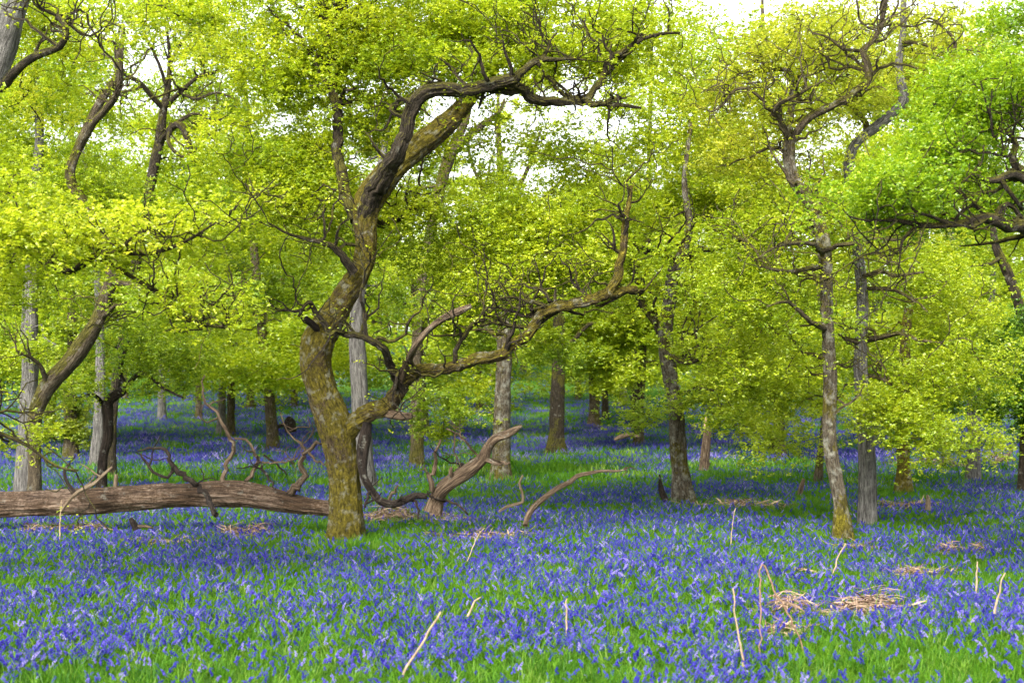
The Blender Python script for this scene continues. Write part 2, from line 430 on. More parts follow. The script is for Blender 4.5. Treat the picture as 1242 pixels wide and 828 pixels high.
# ------------------------------------------------------------------ trees standing in the wood
# main twisted oak
make_tree('oak_tree', "large twisted mossy oak with a long low crooked limb at the fallen log's end", 16.0, [
    [(420, 648, 46), (419, 620, 40), (417, 590, 38), (415, 560, 39), (411, 532, 41), (404, 508, 43), (396, 486, 39), (388, 462, 36), (383, 440, 37), (386, 415, 39), (396, 395, 35), (408, 376, 31), (420, 355, 29), (432, 338, 27), (441, 318, 25), (444, 295, 25), (442, 272, 28), (444, 252, 32), (452, 236, 36, .05), (474, 208, 32, .1), (500, 185, 29, .2), (530, 160, 27, .35), (552, 140, 22, .5), (575, 112, 17, .8), (600, 80, 13, 1.1), (630, 40, 9, 1.4), (650, -20, 6, 1.7)],
    [(437, 276, 18, 0), (445, 254, 22, -.06), (455, 230, 22, -.16), (468, 210, 21, -.3), (482, 188, 19, -.45), (487, 165, 17, -.5), (497, 140, 17, -.55), (512, 118, 17, -.6), (535, 108, 17, -.6), (560, 108, 16, -.55), (590, 102, 15, -.5), (618, 97, 14, -.5), (635, 90, 9, -.5), (650, 76, 8, -.5), (662, 72, 6, -.5), (690, 71, 3.5, -.5), (712, 73, 2, -.5)],
    [(585, 106, 11, -.4), (612, 109, 13, -.3), (636, 110, 13, -.25), (650, 122, 13, -.2), (668, 124, 11, -.2), (690, 121, 10, -.2), (712, 124, 9, -.2), (740, 124, 6, -.2), (762, 128, 5, -.2), (778, 131, 3, -.2)],
    [(712, 122, 8, -.2), (722, 105, 8, -.1), (732, 92, 7.5, 0), (742, 72, 7, 0), (758, 62, 7, 0), (778, 48, 6, 0), (800, 42, 4.5, 0), (825, 40, 2.5, 0)],
    [(652, 80, 6, -.5), (664, 62, 4, -.5), (668, 48, 3, -.5), (676, 40, 2, -.5)],
    [(400, 545, 24, .02), (415, 526, 28, 0), (432, 511, 23, -.03), (450, 500, 20, -.08), (466, 491, 19, -.15), (480, 477, 19, -.25), (492, 460, 18, -.38), (506, 450, 15, -.5), (530, 446, 13, -.6), (560, 442, 13, -.7), (588, 434, 15, -.85), (612, 425, 14, -.8), (636, 414, 14, -.8), (648, 398, 13, -.8), (656, 384, 12, -.8), (668, 377, 13, -.8), (690, 370, 12, -.75), (712, 364, 12, -.7), (738, 357, 12, -.65), (756, 352, 9, -.6), (773, 350, 7, -.6)],
    [(738, 357, 11, -.68), (748, 338, 12, -.7), (752, 315, 10.5, -.7), (757, 295, 9, -.7), (757, 270, 8, -.7), (762, 245, 6, -.7), (766, 225, 3, -.7)],
    [(490, 474, 12, -.32), (478, 448, 10, -.5), (466, 428, 9, -.75), (452, 416, 9, -.8), (436, 408, 8, -.85), (418, 404, 7, -.85), (404, 402, 3, -.85)],
    [(552, 446, 6, -.68), (552, 425, 6, -.75), (560, 408, 6, -.8), (572, 394, 6, -.75), (590, 386, 4.5, -.7), (598, 368, 3.5, -.65), (600, 350, 2, -.6)],
    [(668, 378, 8, -.8), (655, 368, 5.5, -.85), (640, 364, 4, -.85), (622, 360, 3, -.85), (604, 362, 2, -.85)],
    [(676, 374, 6, -.75), (673, 362, 4, -.75), (674, 350, 2.5, -.75)],
    [(433, 268, 16, .1), (418, 225, 14, .4), (408, 185, 12, .6), (412, 150, 11, .7), (404, 115, 11, .75), (404, 80, 10, .8), (398, 40, 9, .9), (393, -10, 8, 1.0)],
    [(404, 30, 8, .9), (410, 10, 8, .7), (425, -5, 6, .5)],
    [(430, 330, 12, -.2), (412, 308, 9, -.3), (398, 298, 7, -.35), (378, 292, 5, -.4), (352, 284, 3.5, -.5), (325, 270, 2, -.6)],
    [(398, 400, 9, -.2), (385, 380, 7, -.3), (375, 366, 5, -.4), (362, 384, 3, -.4)],
    [(445, 262, 10, .2), (468, 272, 8, .5), (495, 255, 8, .8), (512, 250, 5, 1.0)],
  ], [
    (520, 40, 160, 55, .4, 2.6, 24), (430, 50, 90, 80, .6, 2.5, 12), (330, 50, 70, 60, .8, 2.5, 11), (300, -20, 70, 40, 0, 2, 5), (640, 35, 110, 45, .2, 2.2, 11), (455, 140, 50, 50, .7, 2.2, 6), (760, 45, 80, 50, .2, 1.8, 9),
    (590, 295, 150, 50, .2, 2.0, 22), (690, 300, 70, 50, .1, 1.6, 8), (560, 345, 80, 20, .2, 1.5, 6), (340, 240, 70, 60, .5, 1.8, 9), (330, 180, 60, 60, .6, 2.4, 8), (690, 195, 60, 34, .5, 2.4, 6, 1, .6), (590, 185, 80, 45, .8, 2.4, 7, 1, .4),
    (560, 80, 90, 14, .1, .7, 5), (560, -50, 190, 30, -.3, 2.2, 10)],
  B_OAK, L_YEL, spurs=4.6, spur_len=(.35, 1.5), limb_barks={5: B_OAK, 6: B_OAK}, seed=1, tufts=234, twigs=11, sides=64, limb_bark=B_DRK, rough=0.13, flare=(0.20, .55, 5), extra_step=0.04, tint0=0.52, zmin=1.2,
  dead=[([(482, 482, 8, -.26), (488, 460, 12, -.4), (494, 440, 10, -.6), (506, 417, 8, -.95), (522, 398, 7, -1), (540, 385, 8, -1), (556, 378, 9, -1), (572, 371, 5, -1)], B_DED),
        ([(462, 500, 9, -.1), (474, 502, 12, -.18), (488, 505, 11, -.3), (499, 504, 8, -.35)], B_DED),
        ([(388, 402, 9, -.1), (376, 391, 8, -.25), (370, 386, 7, -.3)], B_BLK)])

# mossy leaning pair in the left third
make_tree('oak_tree', 'straight grey ridged trunk behind the left end of the log, touching a leaning brown trunk', 21.5, [
    [(31, 602, 27), (31, 575, 24), (33, 520, 21), (36, 460, 20), (36, 400, 20), (37, 350, 18), (42, 300, 16), (40, 240, 13), (48, 160, 10), (40, 60, 7)]],
  [(60, 240, 90, 80, -1, 2.5, 12), (40, 150, 90, 80, -1, 2, 8), (20, 420, 50, 40, -1, 1, 4)], B_GRY, L_MID, seed=2, tufts=224, twigs=6, leafsize=0.05086)
make_tree('oak_tree', 'brown oak leaning steeply right from the left end of the log', 20.6, [
    [(41, 604, 18), (42, 570, 15), (41, 530, 17), (44, 498, 19), (58, 468, 21), (82, 442, 22), (104, 412, 20), (120, 385, 18), (130, 355, 17), (136, 325, 15), (128, 290, 13), (105, 250, 12), (85, 215, 12), (95, 180, 11), (118, 130, 11), (140, 95, 9), (146, 70, 7), (150, 30, 4)],
    [(122, 384, 8), (132, 378, 6, -.2), (140, 370, 4, -.3), (160, 366, 2.5, -.4)],
    [(133, 340, 8, 0), (160, 345, 6, -.5), (190, 355, 5, -.9), (215, 372, 4, -1.2), (250, 392, 3, -1.5), (282, 396, 2, -1.8)],
    [(96, 182, 8, 0), (112, 150, 9, -.3), (140, 120, 8, -.6), (146, 88, 8, -.8), (143, 60, 6, -.9)],
    [(60, 470, 8, 0), (45, 440, 5, -.3), (20, 425, 3, -.6)]],
  [(215, 365, 70, 36, -1.5, 1, 9), (90, 230, 80, 40, .3, 2, 7), (60, 140, 70, 50, .3, 2, 7), (110, 30, 70, 40, .3, 2, 4), (80, 330, 60, 30, .5, 1.8, 4)], B_BRN, L_MID, spurs=4, spur_len=(.4, 1.5), seed=3, tufts=224, twigs=8, leafsize=0.04787)
# near oak out of frame at left: its trunk crosses the top left corner, its low boughs hang in the frame
make_tree('oak_tree', 'nearest grey oak trunk crossing the top left corner with yellow leafy boughs hanging below', 12.0, [
    [(-150, 720, 62), (-128, 600, 48), (-95, 420, 43), (-60, 260, 40), (-30, 150, 37), (0, 70, 33), (20, 0, 29), (40, -80, 24), (70, -180, 18)],
    [(-18, 130, 14), (30, 75, 10, -.4), (72, 58, 9, -.7), (80, 35, 8, -.7), (70, 20, 7, -.6)],
    [(-90, 400, 16), (-40, 350, 13, -.3), (0, 322, 11, -.5), (45, 306, 11, -.6), (70, 325, 12, -.6), (92, 323, 9, -.7), (118, 306, 9, -.8), (155, 304, 9, -.9), (190, 303, 6, -1), (225, 292, 4, -1.1), (262, 270, 2, -1.2)],
    [(68, 318, 9, -.6), (58, 304, 7, -.65), (50, 300, 5, -.7)],
    [(118, 310, 7, -.8), (150, 330, 6, -.8), (176, 345, 5.5, -.8), (204, 362, 5, -.8), (216, 382, 4.5, -.8), (240, 392, 4, -.8), (285, 400, 2, -.8)],
    [(-100, 480, 12), (-60, 500, 9, -.3), (0, 522, 6, -.5), (35, 540, 4.5, -.5), (70, 566, 3.5, -.6), (95, 570, 2, -.6)]],
  [(50, 275, 110, 25, -1.2, .2, 8), (15, 260, 55, 60, -1.8, -.4, 8), (180, 285, 90, 16, -1.2, 0, 6), (235, 365, 40, 14, -.9, -.4, 2), (40, 70, 70, 60, 0, 1.5, 6), (250, 10, 100, 30, .5, 3, 7), (5, 345, 25, 30, -1.6, -.6, 3), (80, 0, 80, 30, 0, 2.5, 5, 1, .7), (-60, 200, 60, 120, -1, 1, 8), (10, 535, 20, 10, -.8, -.3, 1)],
  B_GRY, L_YEL, spurs=5.5, spur_len=(.3, 1.0), seed=4, tufts=153, twigs=9, leafsize=0.0371, limb_bark=B_DRK, padr=(.35, .6), tint0=.6, flare=(.3, .4, 4))
# crooked dark sapling and its pale neighbour
make_tree('crooked_tree', 'small black crooked oak hooking right, left of the log branches', 23.5, [
    [(122, 577, 14), (125, 555, 11), (131, 530, 12), (131, 505, 13), (131, 488, 13), (142, 478, 12), (153, 470, 9), (146, 455, 6), (150, 430, 5), (165, 400, 3)],
    [(131, 500, 7), (124, 488, 6), (114, 478, 4, -.2), (100, 480, 2.5, -.3), (92, 486, 1.5, -.4)],
    [(152, 470, 7), (172, 452, 5, -.3), (196, 470, 4, -.5), (222, 482, 2.5, -.7)]],
  [(160, 410, 60, 25, -1, 1.5, 7), (215, 450, 50, 25, -1, 1, 5), (80, 455, 50, 25, -1, 1.5, 4)], B_BLK, L_MID, spurs=1.5, seed=5, tufts=183, twigs=11, leafsize=0.04787, tint0=.42, padr=(.5, .8))
make_tree('oak_tree', 'pale grey leaning trunk close behind the small black crooked oak', 30.0, [
    [(116, 556, 17), (119, 530, 14), (121, 480, 13), (122, 420, 11), (118, 330, 9), (110, 250, 7), (100, 180, 4)]],
  [(300, 330, 90, 50, -3, 2, 12), (110, 330, 60, 50, .3, 2.5, 9), (120, 240, 60, 50, .3, 2.5, 6)], B_GRY, L_MID, seed=6, tufts=222, twigs=7, leafsize=0.07125, padr=(.8, 1.4), tint0=.5, twig_r=1.5, limb_bark=B_DRK)
make_tree('oak_tree', 'dark oak rising behind the black crooked oak, bare limbs fanning out at the upper left', 27.0, [
    [(134, 566, 13), (135, 530, 12), (140, 470, 12), (155, 380, 12), (172, 280, 12), (186, 205, 13), (194, 170, 12), (198, 135, 10), (203, 110, 8), (206, 70, 5), (200, 20, 3)],
    [(192, 175, 8), (215, 150, 9, -.4), (226, 168, 8, -.5), (236, 198, 4, -.5)],
    [(208, 150, 6, -.3), (204, 172, 5, -.5), (220, 190, 4, -.6), (238, 182, 3, -.7)],
    [(198, 132, 7), (172, 105, 6, -.4), (150, 88, 6, -.6), (142, 60, 5, -.7), (146, 30, 3, -.7)],
    [(172, 105, 4, -.4), (150, 112, 4, -.6), (125, 108, 3, -.8), (95, 118, 2, -1)],
    [(199, 130, 7), (218, 112, 6, -.3), (240, 92, 5, -.4), (262, 86, 4, -.5), (290, 70, 2, -.6)],
    [(203, 110, 5), (190, 70, 4, -.3), (172, 35, 3, -.4), (165, 5, 2, -.4)],
    [(205, 80, 5), (222, 50, 4, -.3), (245, 20, 3, -.4), (260, -10, 2, -.4)],
    [(218, 112, 5, -.3), (240, 120, 4, -.5), (262, 112, 3, -.6), (290, 122, 2, -.7)],
    [(212, 150, 5, -.4), (235, 138, 4, -.5), (258, 148, 3, -.6), (276, 140, 2, -.7)]],
  [(215, 70, 110, 70, .3, 3, 15, 1, .7), (230, 150, 70, 40, .4, 2.5, 5, 1, .7), (240, 240, 100, 60, -.5, 3, 14)], B_DRK, L_MID, seed=61, tufts=210, twigs=7, leafsize=0.06336, padr=(.7, 1.2), tint0=.52, twig_r=1.5, spurs=2.2, spur_len=(.6, 2.2))
make_tree('ivy_clad_tree', 'short brown trunk clothed in leafy growth, between the grey trunk and the black crooked oak', 33.0, [
    [(86, 540, 20), (86, 510, 17), (84, 470, 15), (88, 400, 12), (80, 300, 8)]],
  [(86, 512, 12, 26, -.3, .1, 5), (90, 440, 40, 30, -1, 1, 5), (100, 360, 60, 40, -2, 2, 6)], B_BRN, L_OLV, seed=7, tufts=183, twigs=4, leafsize=0.06582, padr=(.4, .8), tint0=.25)
# trunks seen above the log
make_tree('oak_tree', 'pale grey trunk standing directly against a brown one, above the middle of the log', 46.0, [
    [(268, 532, 12), (269, 505, 10), (270, 470, 9), (272, 420, 8), (275, 340, 6), (280, 250, 4)]],
  [(285, 420, 70, 40, -3, 3, 8), (290, 300, 80, 60, -3, 3, 8)], B_GRY, L_MID, seed=8, tufts=245, twigs=0, leafsize=0.1034, near=False, padr=(1.2, 2.0))
make_tree('oak_tree', 'brown trunk standing directly against a pale grey one, above the middle of the log', 45.0, [
    [(279, 529, 12), (280, 505, 10), (281, 460, 9), (284, 400, 8), (294, 320, 7), (300, 230, 4)]],
  [(310, 430, 60, 30, -3, 3, 6), (330, 230, 90, 70, -3, 3, 10)], B_BRN, L_YEL, seed=9, tufts=245, twigs=0, leafsize=0.1034, near=False, padr=(1.2, 2.0))
far = [
    ('oak_tree', 'thin grey trunk on the blue slope, just right of the black crooked oak', 55.0, 195, 525, 10, B_GRY),
    ('oak_tree', 'thinnest brown trunk on the blue slope, left of the paired grey and brown trunks', 54.0, 240, 524, 8, B_BRN),
    ('oak_tree', 'slim brown trunk far behind, between the paired trunks and the twisted oak', 60.0, 303, 508, 9, B_BRN),
    ('oak_tree', 'far mossy trunk just left of the twisted oak, beyond a dark root plate', 62.0, 356, 512, 9, B_BRN),
    ('oak_tree', 'far slender trunk right of the twisted oak, seen under its torn limb', 46.0, 512, 540, 15, B_BRN),
    ('oak_tree', 'far trunk above the upturned dead branch, left of its pale torn tip', 62.0, 580, 512, 9, B_BRN),
    ('oak_tree', 'broad far trunk right of the dark forked oak', 54.0, 720, 521, 13, B_BRN),
    ('oak_tree', 'slim dark far trunk beside the broad far one', 60.0, 733, 513, 8, B_DRK),
    ('oak_tree', 'pale far trunk between two dark slim ones, deep in the centre of the wood', 68.0, 755, 506, 9, B_GRY),
    ('oak_tree', 'slim dark trunk just in front of the pale far one', 51.0, 767, 522, 7, B_DRK),
    ('oak_tree', 'far grey trunk on the rise seen past the tall grey trunk at right', 40.0, 1062, 572, 10, B_GRY),
    ('oak_tree', 'far slim trunk at the right, behind the russet brash', 50.0, 1090, 520, 8, B_BRN),
    ('oak_tree', 'faint pale trunk far up the right slope', 75.0, 1187, 486, 9, B_GRY),
    ('oak_tree', 'dim far trunk up the slope between the black crooked oak and ivy clad trunk', 66.0, 150, 500, 9, B_BRN),
    ('oak_tree', 'dim far trunk in the gap left of the mossy lichened oak', 72.0, 700, 505, 8, B_BRN),
    ('oak_tree', 'dim brown far trunk under the low sprays right of the lichened oak', 58.0, 900, 530, 9, B_BRN),
]
for k, (nm, lb, Y, px, py, w, bk) in enumerate(far):
    rg = np.random.default_rng(500 + k)
    hh = rg.uniform(8.0, 11.5)
    if 480 < px < 775: hh *= .8
    top = 470 - 1706 * hh / Y
    ln = rg.uniform(-14, 14)
    mid = (py + top) / 2
    make_tree(nm, lb, Y, [
        [(px, py + 6, w * 1.15), (px + 1, py - 20, w), (px + ln * .2, py - 90, w * .85), (px + ln * .6, mid - 20, w * .7), (px + ln, top + 60, w * .45), (px + ln * 1.4, top, w * .2)],
        [(px + ln * .4, mid + 30, w * .5), (px + ln * .4 + 26, mid - 30, w * .4, 1), (px + ln + 60, mid - 70, w * .25, 1.5)],
        [(px + ln * .5, mid + 10, w * .5), (px + ln * .5 - 30, mid - 40, w * .35, -1), (px + ln - 62, mid - 60, w * .2, -1.5)]],
      [(px + ln, (top + mid) / 2, 2.6 * 1706 / Y, (mid - top) * .62, -3, 3, 16), (px + rg.uniform(-30, 30), mid + 55, 3.0 * 1706 / Y, 26, -3, 3, 8)],
      bk, [L_MID, L_YEL, L_MID, L_YEL][k % 4], seed=40 + k, tufts=224, twigs=0, leafsize=0.1098, near=False, padr=(1.1, 1.9), sides=10, tint0=.5, extra_step=.3, group='far trunks deep in the wood')
# stem with fork behind the twisted oak
make_tree('oak_tree', 'grey straight trunk immediately behind the twisted oak, seen through its low fork', 24.0, [
    [(444, 596, 27), (441, 560, 24), (438, 500, 22), (434, 440, 21), (432, 390, 18), (440, 330, 16), (455, 250, 12), (470, 150, 8)]],
  [(470, 330, 60, 40, .3, 2, 5), (400, 220, 80, 60, .3, 2, 7), (440, 110, 60, 50, .3, 3, 6)], B_GRY, L_MID, seed=10, tufts=224, twigs=5, leafsize=0.05386)
make_tree('oak_tree', 'slender forked oak whose pale stem rises behind the twisted oak towards the bright gap', 31.0, [
    [(505, 560, 18), (506, 520, 15), (504, 450, 13), (508, 380, 12), (514, 320, 12), (525, 270, 12), (535, 225, 14), (545, 190, 14), (556, 165, 12), (566, 140, 9), (570, 100, 7), (580, 40, 4)],
    [(546, 190, 9), (562, 172, 9, -.2), (585, 152, 8, -.3), (604, 138, 5, -.3), (612, 120, 3, -.3)],
    [(545, 190, 6), (540, 168, 6, -.2), (548, 150, 4, -.2)],
    [(530, 225, 4), (505, 232, 4, .2), (470, 262, 4, .5)]],
  [(530, 340, 60, 40, .3, 2.5, 7), (470, 200, 50, 50, .3, 3, 5), (600, 50, 90, 50, -1, 3, 6), (570, 210, 70, 40, .5, 2.5, 6, 1, .4), (430, 300, 60, 50, -1, 2, 6)], B_BRN, L_MID, spurs=1.2, spur_len=(.5, 1.4), seed=11, tufts=204, twigs=6, leafsize=0.06582, padr=(.7, 1.2), twig_r=1.4)
make_tree('oak_tree', 'thin pale many stemmed tree in the bright gap above the low limb', 44.0, [
    [(612, 560, 12), (612, 480, 11), (612, 400, 11), (612, 330, 11), (611, 285, 11), (608, 235, 9), (606, 190, 8), (604, 140, 5), (606, 90, 3)],
    [(610, 295, 6), (598, 262, 6, -.3), (584, 230, 5, -.5), (570, 190, 4, -.8), (566, 160, 2, -1)],
    [(612, 270, 6), (630, 225, 6, .4), (644, 195, 5, .6), (655, 160, 3, .8)],
    [(612, 290, 6), (640, 260, 6, -.5), (672, 228, 5, -.9), (700, 200, 3, -1.2)],
    [(590, 245, 3, -.4), (592, 215, 3, -.5), (600, 180, 2, -.5)]],
  [(612, 330, 80, 35, -3, 3, 10), (700, 260, 50, 30, -2, 2, 4), (640, 110, 70, 30, -2, 3, 4), (620, 205, 90, 60, -2, 2, 13, 1, .5), (650, 380, 80, 30, -3, 3, 9)], B_BRN, L_YEL, spurs=1.2, spur_len=(.8, 2), seed=12, tufts=224, twigs=5, leafsize=0.0969, padr=(1.0, 1.7), twig_r=2)
# mid trunks
make_tree('oak_tree', 'mottled brown trunk directly behind the pale torn tip of the dead branch', 26.0, [
    [(607, 578, 27), (608, 550, 22), (609, 500, 20), (611, 440, 19), (612, 390, 17), (610, 330, 13), (618, 260, 9)],
    [(611, 420, 7), (590, 395, 5, .3), (560, 380, 3, .6)]],
  [(560, 400, 70, 35, .2, 2.5, 8), (650, 425, 50, 25, .3, 2, 4), (545, 495, 45, 25, -1.5, .5, 5), (630, 330, 80, 40, .3, 3, 8)], B_LIC, L_MID, seed=13, tufts=214, twigs=6, leafsize=0.05685, padr=(.6, 1.0))
make_tree('oak_tree', 'dark forked oak with a spreading foot on the grassy bank, centre of the wood', 36.0, [
    [(674, 549, 27), (675, 530, 20), (676, 490, 18), (678, 440, 17), (678, 400, 15), (680, 350, 13), (676, 290, 10), (680, 230, 6)],
    [(681, 425, 8), (700, 408, 6), (716, 394, 5), (732, 388, 3), (750, 372, 2)],
    [(675, 430, 7), (660, 415, 5), (640, 405, 3)]],
  [(700, 440, 60, 30, .5, 3, 8), (740, 400, 60, 40, 0, 3, 9), (690, 330, 90, 40, .5, 3, 10), (750, 450, 30, 12, -1, 1, 1)], B_DRK, L_YEL, spurs=1.2, spur_len=(.5, 1.5), seed=14, tufts=224, twigs=5, leafsize=0.08398, padr=(.8, 1.4), twig_r=1.6, tint0=.45)
make_tree('oak_tree', 'lichened dark limbed oak right of centre with a small dark stump at its foot', 21.0, [
    [(831, 604, 29), (826, 580, 22), (822, 545, 20), (820, 500, 19), (814, 460, 18), (809, 430, 19), (808, 395, 17), (813, 360, 16), (817, 330, 15), (828, 305, 12), (836, 270, 9), (830, 220, 7), (838, 150, 5)],
    [(812, 440, 12), (800, 405, 13, .2), (786, 380, 12, .3), (775, 362, 9, .4), (770, 330, 7, .5)],
    [(824, 318, 9), (845, 304, 8, -.3), (868, 302, 7, -.6), (884, 292, 8, -.8), (892, 268, 5, -.9), (886, 252, 4, -1), (905, 244, 2, -1)],
    [(880, 296, 6, -.8), (895, 302, 5, -.9), (904, 306, 3, -1)],
    [(818, 316, 8), (800, 308, 7, -.3), (780, 300, 6, -.5), (768, 294, 5, -.6), (758, 280, 3, -.7)],
    [(809, 432, 7), (840, 440, 5, -.4), (856, 425, 3, -.7)],
    [(820, 480, 6), (850, 470, 4, -.5), (880, 478, 2, -.8)]],
  [(820, 235, 100, 45, .1, 2.5, 16), (800, 150, 90, 60, .3, 2.5, 11), (900, 245, 60, 40, -.6, 1, 8), (880, 350, 60, 40, .4, 2.5, 9), (755, 330, 60, 40, .4, 2, 6), (895, 430, 40, 40, -.2, 1.5, 7), (890, 500, 30, 22, -1.0, .5, 5), (780, 500, 14, 4, -1.2, -.9, 1), (840, 90, 60, 40, 0, 2, 5)],
  B_LIC, L_YEL, spurs=4.5, spur_len=(.4, 1.5), seed=15, tufts=224, twigs=8, leafsize=0.05086, limb_bark=B_DRK, flare=(.3, .5, 4), padr=(.6, 1.0), tint0=.5)
# right hand pair
make_tree('oak_tree', 'slim mottled oak with a curved yellow mossy foot, left of the two main right trunks', 16.0, [
    [(1025, 650, 30), (1022, 638, 23), (1020, 615, 18), (1016, 590, 17), (1010, 560, 17), (1006, 525, 16), (1006, 490, 16), (1007, 455, 17), (1005, 420, 16), (1003, 380, 15), (1002, 345, 16), (1001, 312, 16), (996, 280, 17, .1), (984, 248, 15, .2), (965, 222, 14, .3), (958, 200, 14, .3), (957, 180, 15, .3), (956, 160, 11, .3), (960, 130, 8, .4), (960, 90, 7, .4), (948, 84, 5, .4), (930, 86, 5, .4), (905, 87, 4, .4), (885, 96, 3, .4), (862, 106, 2, .4)],
    [(959, 172, 11, .3), (976, 150, 9, .2), (1000, 132, 9, .1), (1022, 120, 9, 0), (1040, 105, 9, 0), (1052, 94, 9, 0), (1051, 78, 8, 0), (1044, 62, 7, 0), (1056, 50, 6, 0), (1068, 34, 6, 0), (1072, 15, 6, 0), (1076, -8, 5, 0)],
    [(959, 172, 8, .3), (948, 148, 7, .1), (942, 130, 6, -.1), (962, 118, 6, -.2), (985, 105, 4, -.3), (1000, 98, 2, -.3)],
    [(928, 124, 4, 0), (912, 110, 4, -.1), (892, 108, 4, -.1), (876, 128, 3, -.1), (862, 136, 2, -.1)],
    [(1041, 62, 5, 0), (1022, 58, 4, -.2), (1005, 46, 3, -.3), (985, 40, 2, -.3)],
    [(1000, 322, 8), (970, 330, 5, -.3), (945, 328, 4, -.5), (920, 322, 2, -.6)],
    [(1002, 400, 8), (985, 392, 6, -.3), (968, 376, 5, -.5), (952, 366, 4, -.7), (930, 372, 2, -.9)],
    [(998, 304, 7), (1030, 296, 5, -.6), (1060, 290, 4, -1), (1096, 288, 4, -1.3), (1108, 276, 3, -1.3)],
    [(999, 306, 8), (982, 296, 6, -.5), (955, 296, 5, -.7), (935, 302, 3, -.9), (915, 316, 2, -1)]],
  [(945, 90, 100, 70, .1, 2.2, 20, 1, .62), (1040, 50, 80, 50, .3, 2.4, 12, 1, .62), (915, 175, 60, 40, .4, 2, 8, 1, .7), (950, 265, 80, 30, .2, 1.6, 8, 2), (930, 350, 64, 45, -.3, 1.5, 9, 2), (925, 420, 55, 36, -.3, 1.5, 7, 2)],
  B_LIC, L_OLV, leaf2=L_YEL, spurs=3.5, spur_len=(.35, 1.3), spur_from=0, crook=.42, moss_h=.5, seed=16, tufts=214, twigs=10, leafsize=0.03949, limb_bark=B_BRN, flare=(.16, .35, 3), extra_step=.06, sides=24, padr=(.5, .9), tint0=.5)
make_tree('oak_tree', 'straight pale grey trunk standing just right of the mossy footed oak', 17.6, [
    [(1052, 632, 25), (1052, 610, 23), (1052, 580, 21), (1051, 540, 20), (1047, 490, 18), (1044, 440, 17), (1045, 400, 15), (1046, 360, 13), (1042, 320, 13), (1037, 280, 13), (1031, 230, 13), (1030, 195, 13), (1040, 172, 12), (1062, 155, 12), (1082, 138, 12), (1096, 122, 12), (1093, 100, 10), (1090, 78, 9), (1095, 45, 8), (1096, 10, 7), (1098, -30, 6)],
    [(1040, 174, 9), (1052, 155, 8, .3), (1036, 130, 7, .4), (1030, 95, 5, .5)],
    [(1094, 50, 5), (1108, 52, 5, -.3), (1122, 56, 4, -.5), (1138, 62, 4, -.7), (1156, 62, 4, -.8), (1180, 60, 3, -.8), (1200, 68, 2, -.8)],
    [(1157, 64, 4, -.8), (1158, 48, 4, -.8), (1146, 34, 3, -.8), (1128, 22, 2, -.8), (1110, 28, 1.5, -.8)],
    [(1050, 412, 8), (1070, 410, 7, -.3), (1090, 404, 5, -.5), (1110, 412, 4, -.8), (1140, 415, 2, -1)],
    [(1046, 415, 8), (1030, 412, 6, -.1), (1018, 405, 4, -.2)],
    [(1045, 335, 5), (1070, 330, 5, -.5), (1088, 334, 4, -.7), (1120, 330, 3, -1)],
    [(1052, 350, 5), (1080, 350, 5, -.5), (1110, 365, 3.5, -.8), (1125, 378, 2, -1)],
    [(1052, 455, 5), (1080, 465, 4, -.5), (1100, 480, 2, -.8)]],
  [(1090, 90, 90, 70, .3, 2.4, 12, 2, .62), (1170, 50, 60, 50, -.3, 1.5, 6, 2, .5), (1120, 375, 70, 40, -.6, 1.5, 9), (1145, 440, 60, 30, -1.5, .8, 7), (1020, 250, 70, 40, .4, 2, 7), (1105, 500, 40, 24, -1.4, -.4, 6), (1130, 530, 40, 14, -1.6, -.6, 4), (945, 480, 46, 24, -.6, 1, 6), (1080, 300, 70, 30, .3, 2, 6), (925, 530, 30, 8, -.3, 1, 2)],
  B_GRY, L_YEL, leaf2=L_OLV, spurs=3.5, spur_len=(.35, 1.3), spur_from=1, crook=.42, seed=17, tufts=214, twigs=9, leafsize=0.04189, limb_bark=B_BRN, flare=(.2, .3, 5), extra_step=.06, sides=24, padr=(.5, .9), tint0=.48)
make_tree('oak_tree', 'short dark mossy trunk just right of and behind the straight pale grey trunk', 22.5, [
    [(1096, 598, 26), (1096, 575, 17), (1096, 540, 15), (1095, 500, 15), (1097, 450, 14), (1099, 400, 12), (1110, 320, 9), (1120, 240, 5)]],
  [(1130, 330, 70, 45, .3, 2.5, 8), (1100, 420, 70, 40, .2, 2, 8), (1095, 480, 50, 30, .4, 1.5, 5)], B_OAK, L_YEL, seed=18, tufts=214, twigs=6, leafsize=0.05386, tint0=.42)
make_tree('oak_tree', 'thin leaning brown trunk peeping out left of the mossy footed oak', 25.0, [
    [(992, 580, 11), (994, 560, 9), (998, 530, 9), (1002, 480, 8), (1000, 400, 6), (985, 320, 4)]],
  [(960, 420, 60, 40, 0, 2, 6), (985, 330, 60, 40, 0, 2, 5)], B_BRN, L_YEL, seed=19, tufts=204, twigs=6, leafsize=0.05386, tint0=.42)
make_tree('oak_tree', 'tall grey mossy footed trunk on the bluebell slope near the right edge', 25.5, [
    [(1179, 586, 20), (1180, 565, 16), (1181, 530, 15), (1181, 490, 15), (1183, 450, 15), (1183, 400, 13), (1176, 340, 12), (1160, 300, 10), (1140, 250, 7)],
    [(1182, 420, 9), (1196, 380, 8, .2), (1205, 340, 7, .3), (1200, 300, 5, .3)]],
  [(1190, 430, 60, 30, .3, 2, 7), (1160, 330, 70, 45, 0, 2.5, 8), (1200, 250, 60, 40, 0, 2, 5)], B_GRY, L_YEL, seed=20, tufts=214, twigs=6, leafsize=0.05685, tint0=.46)
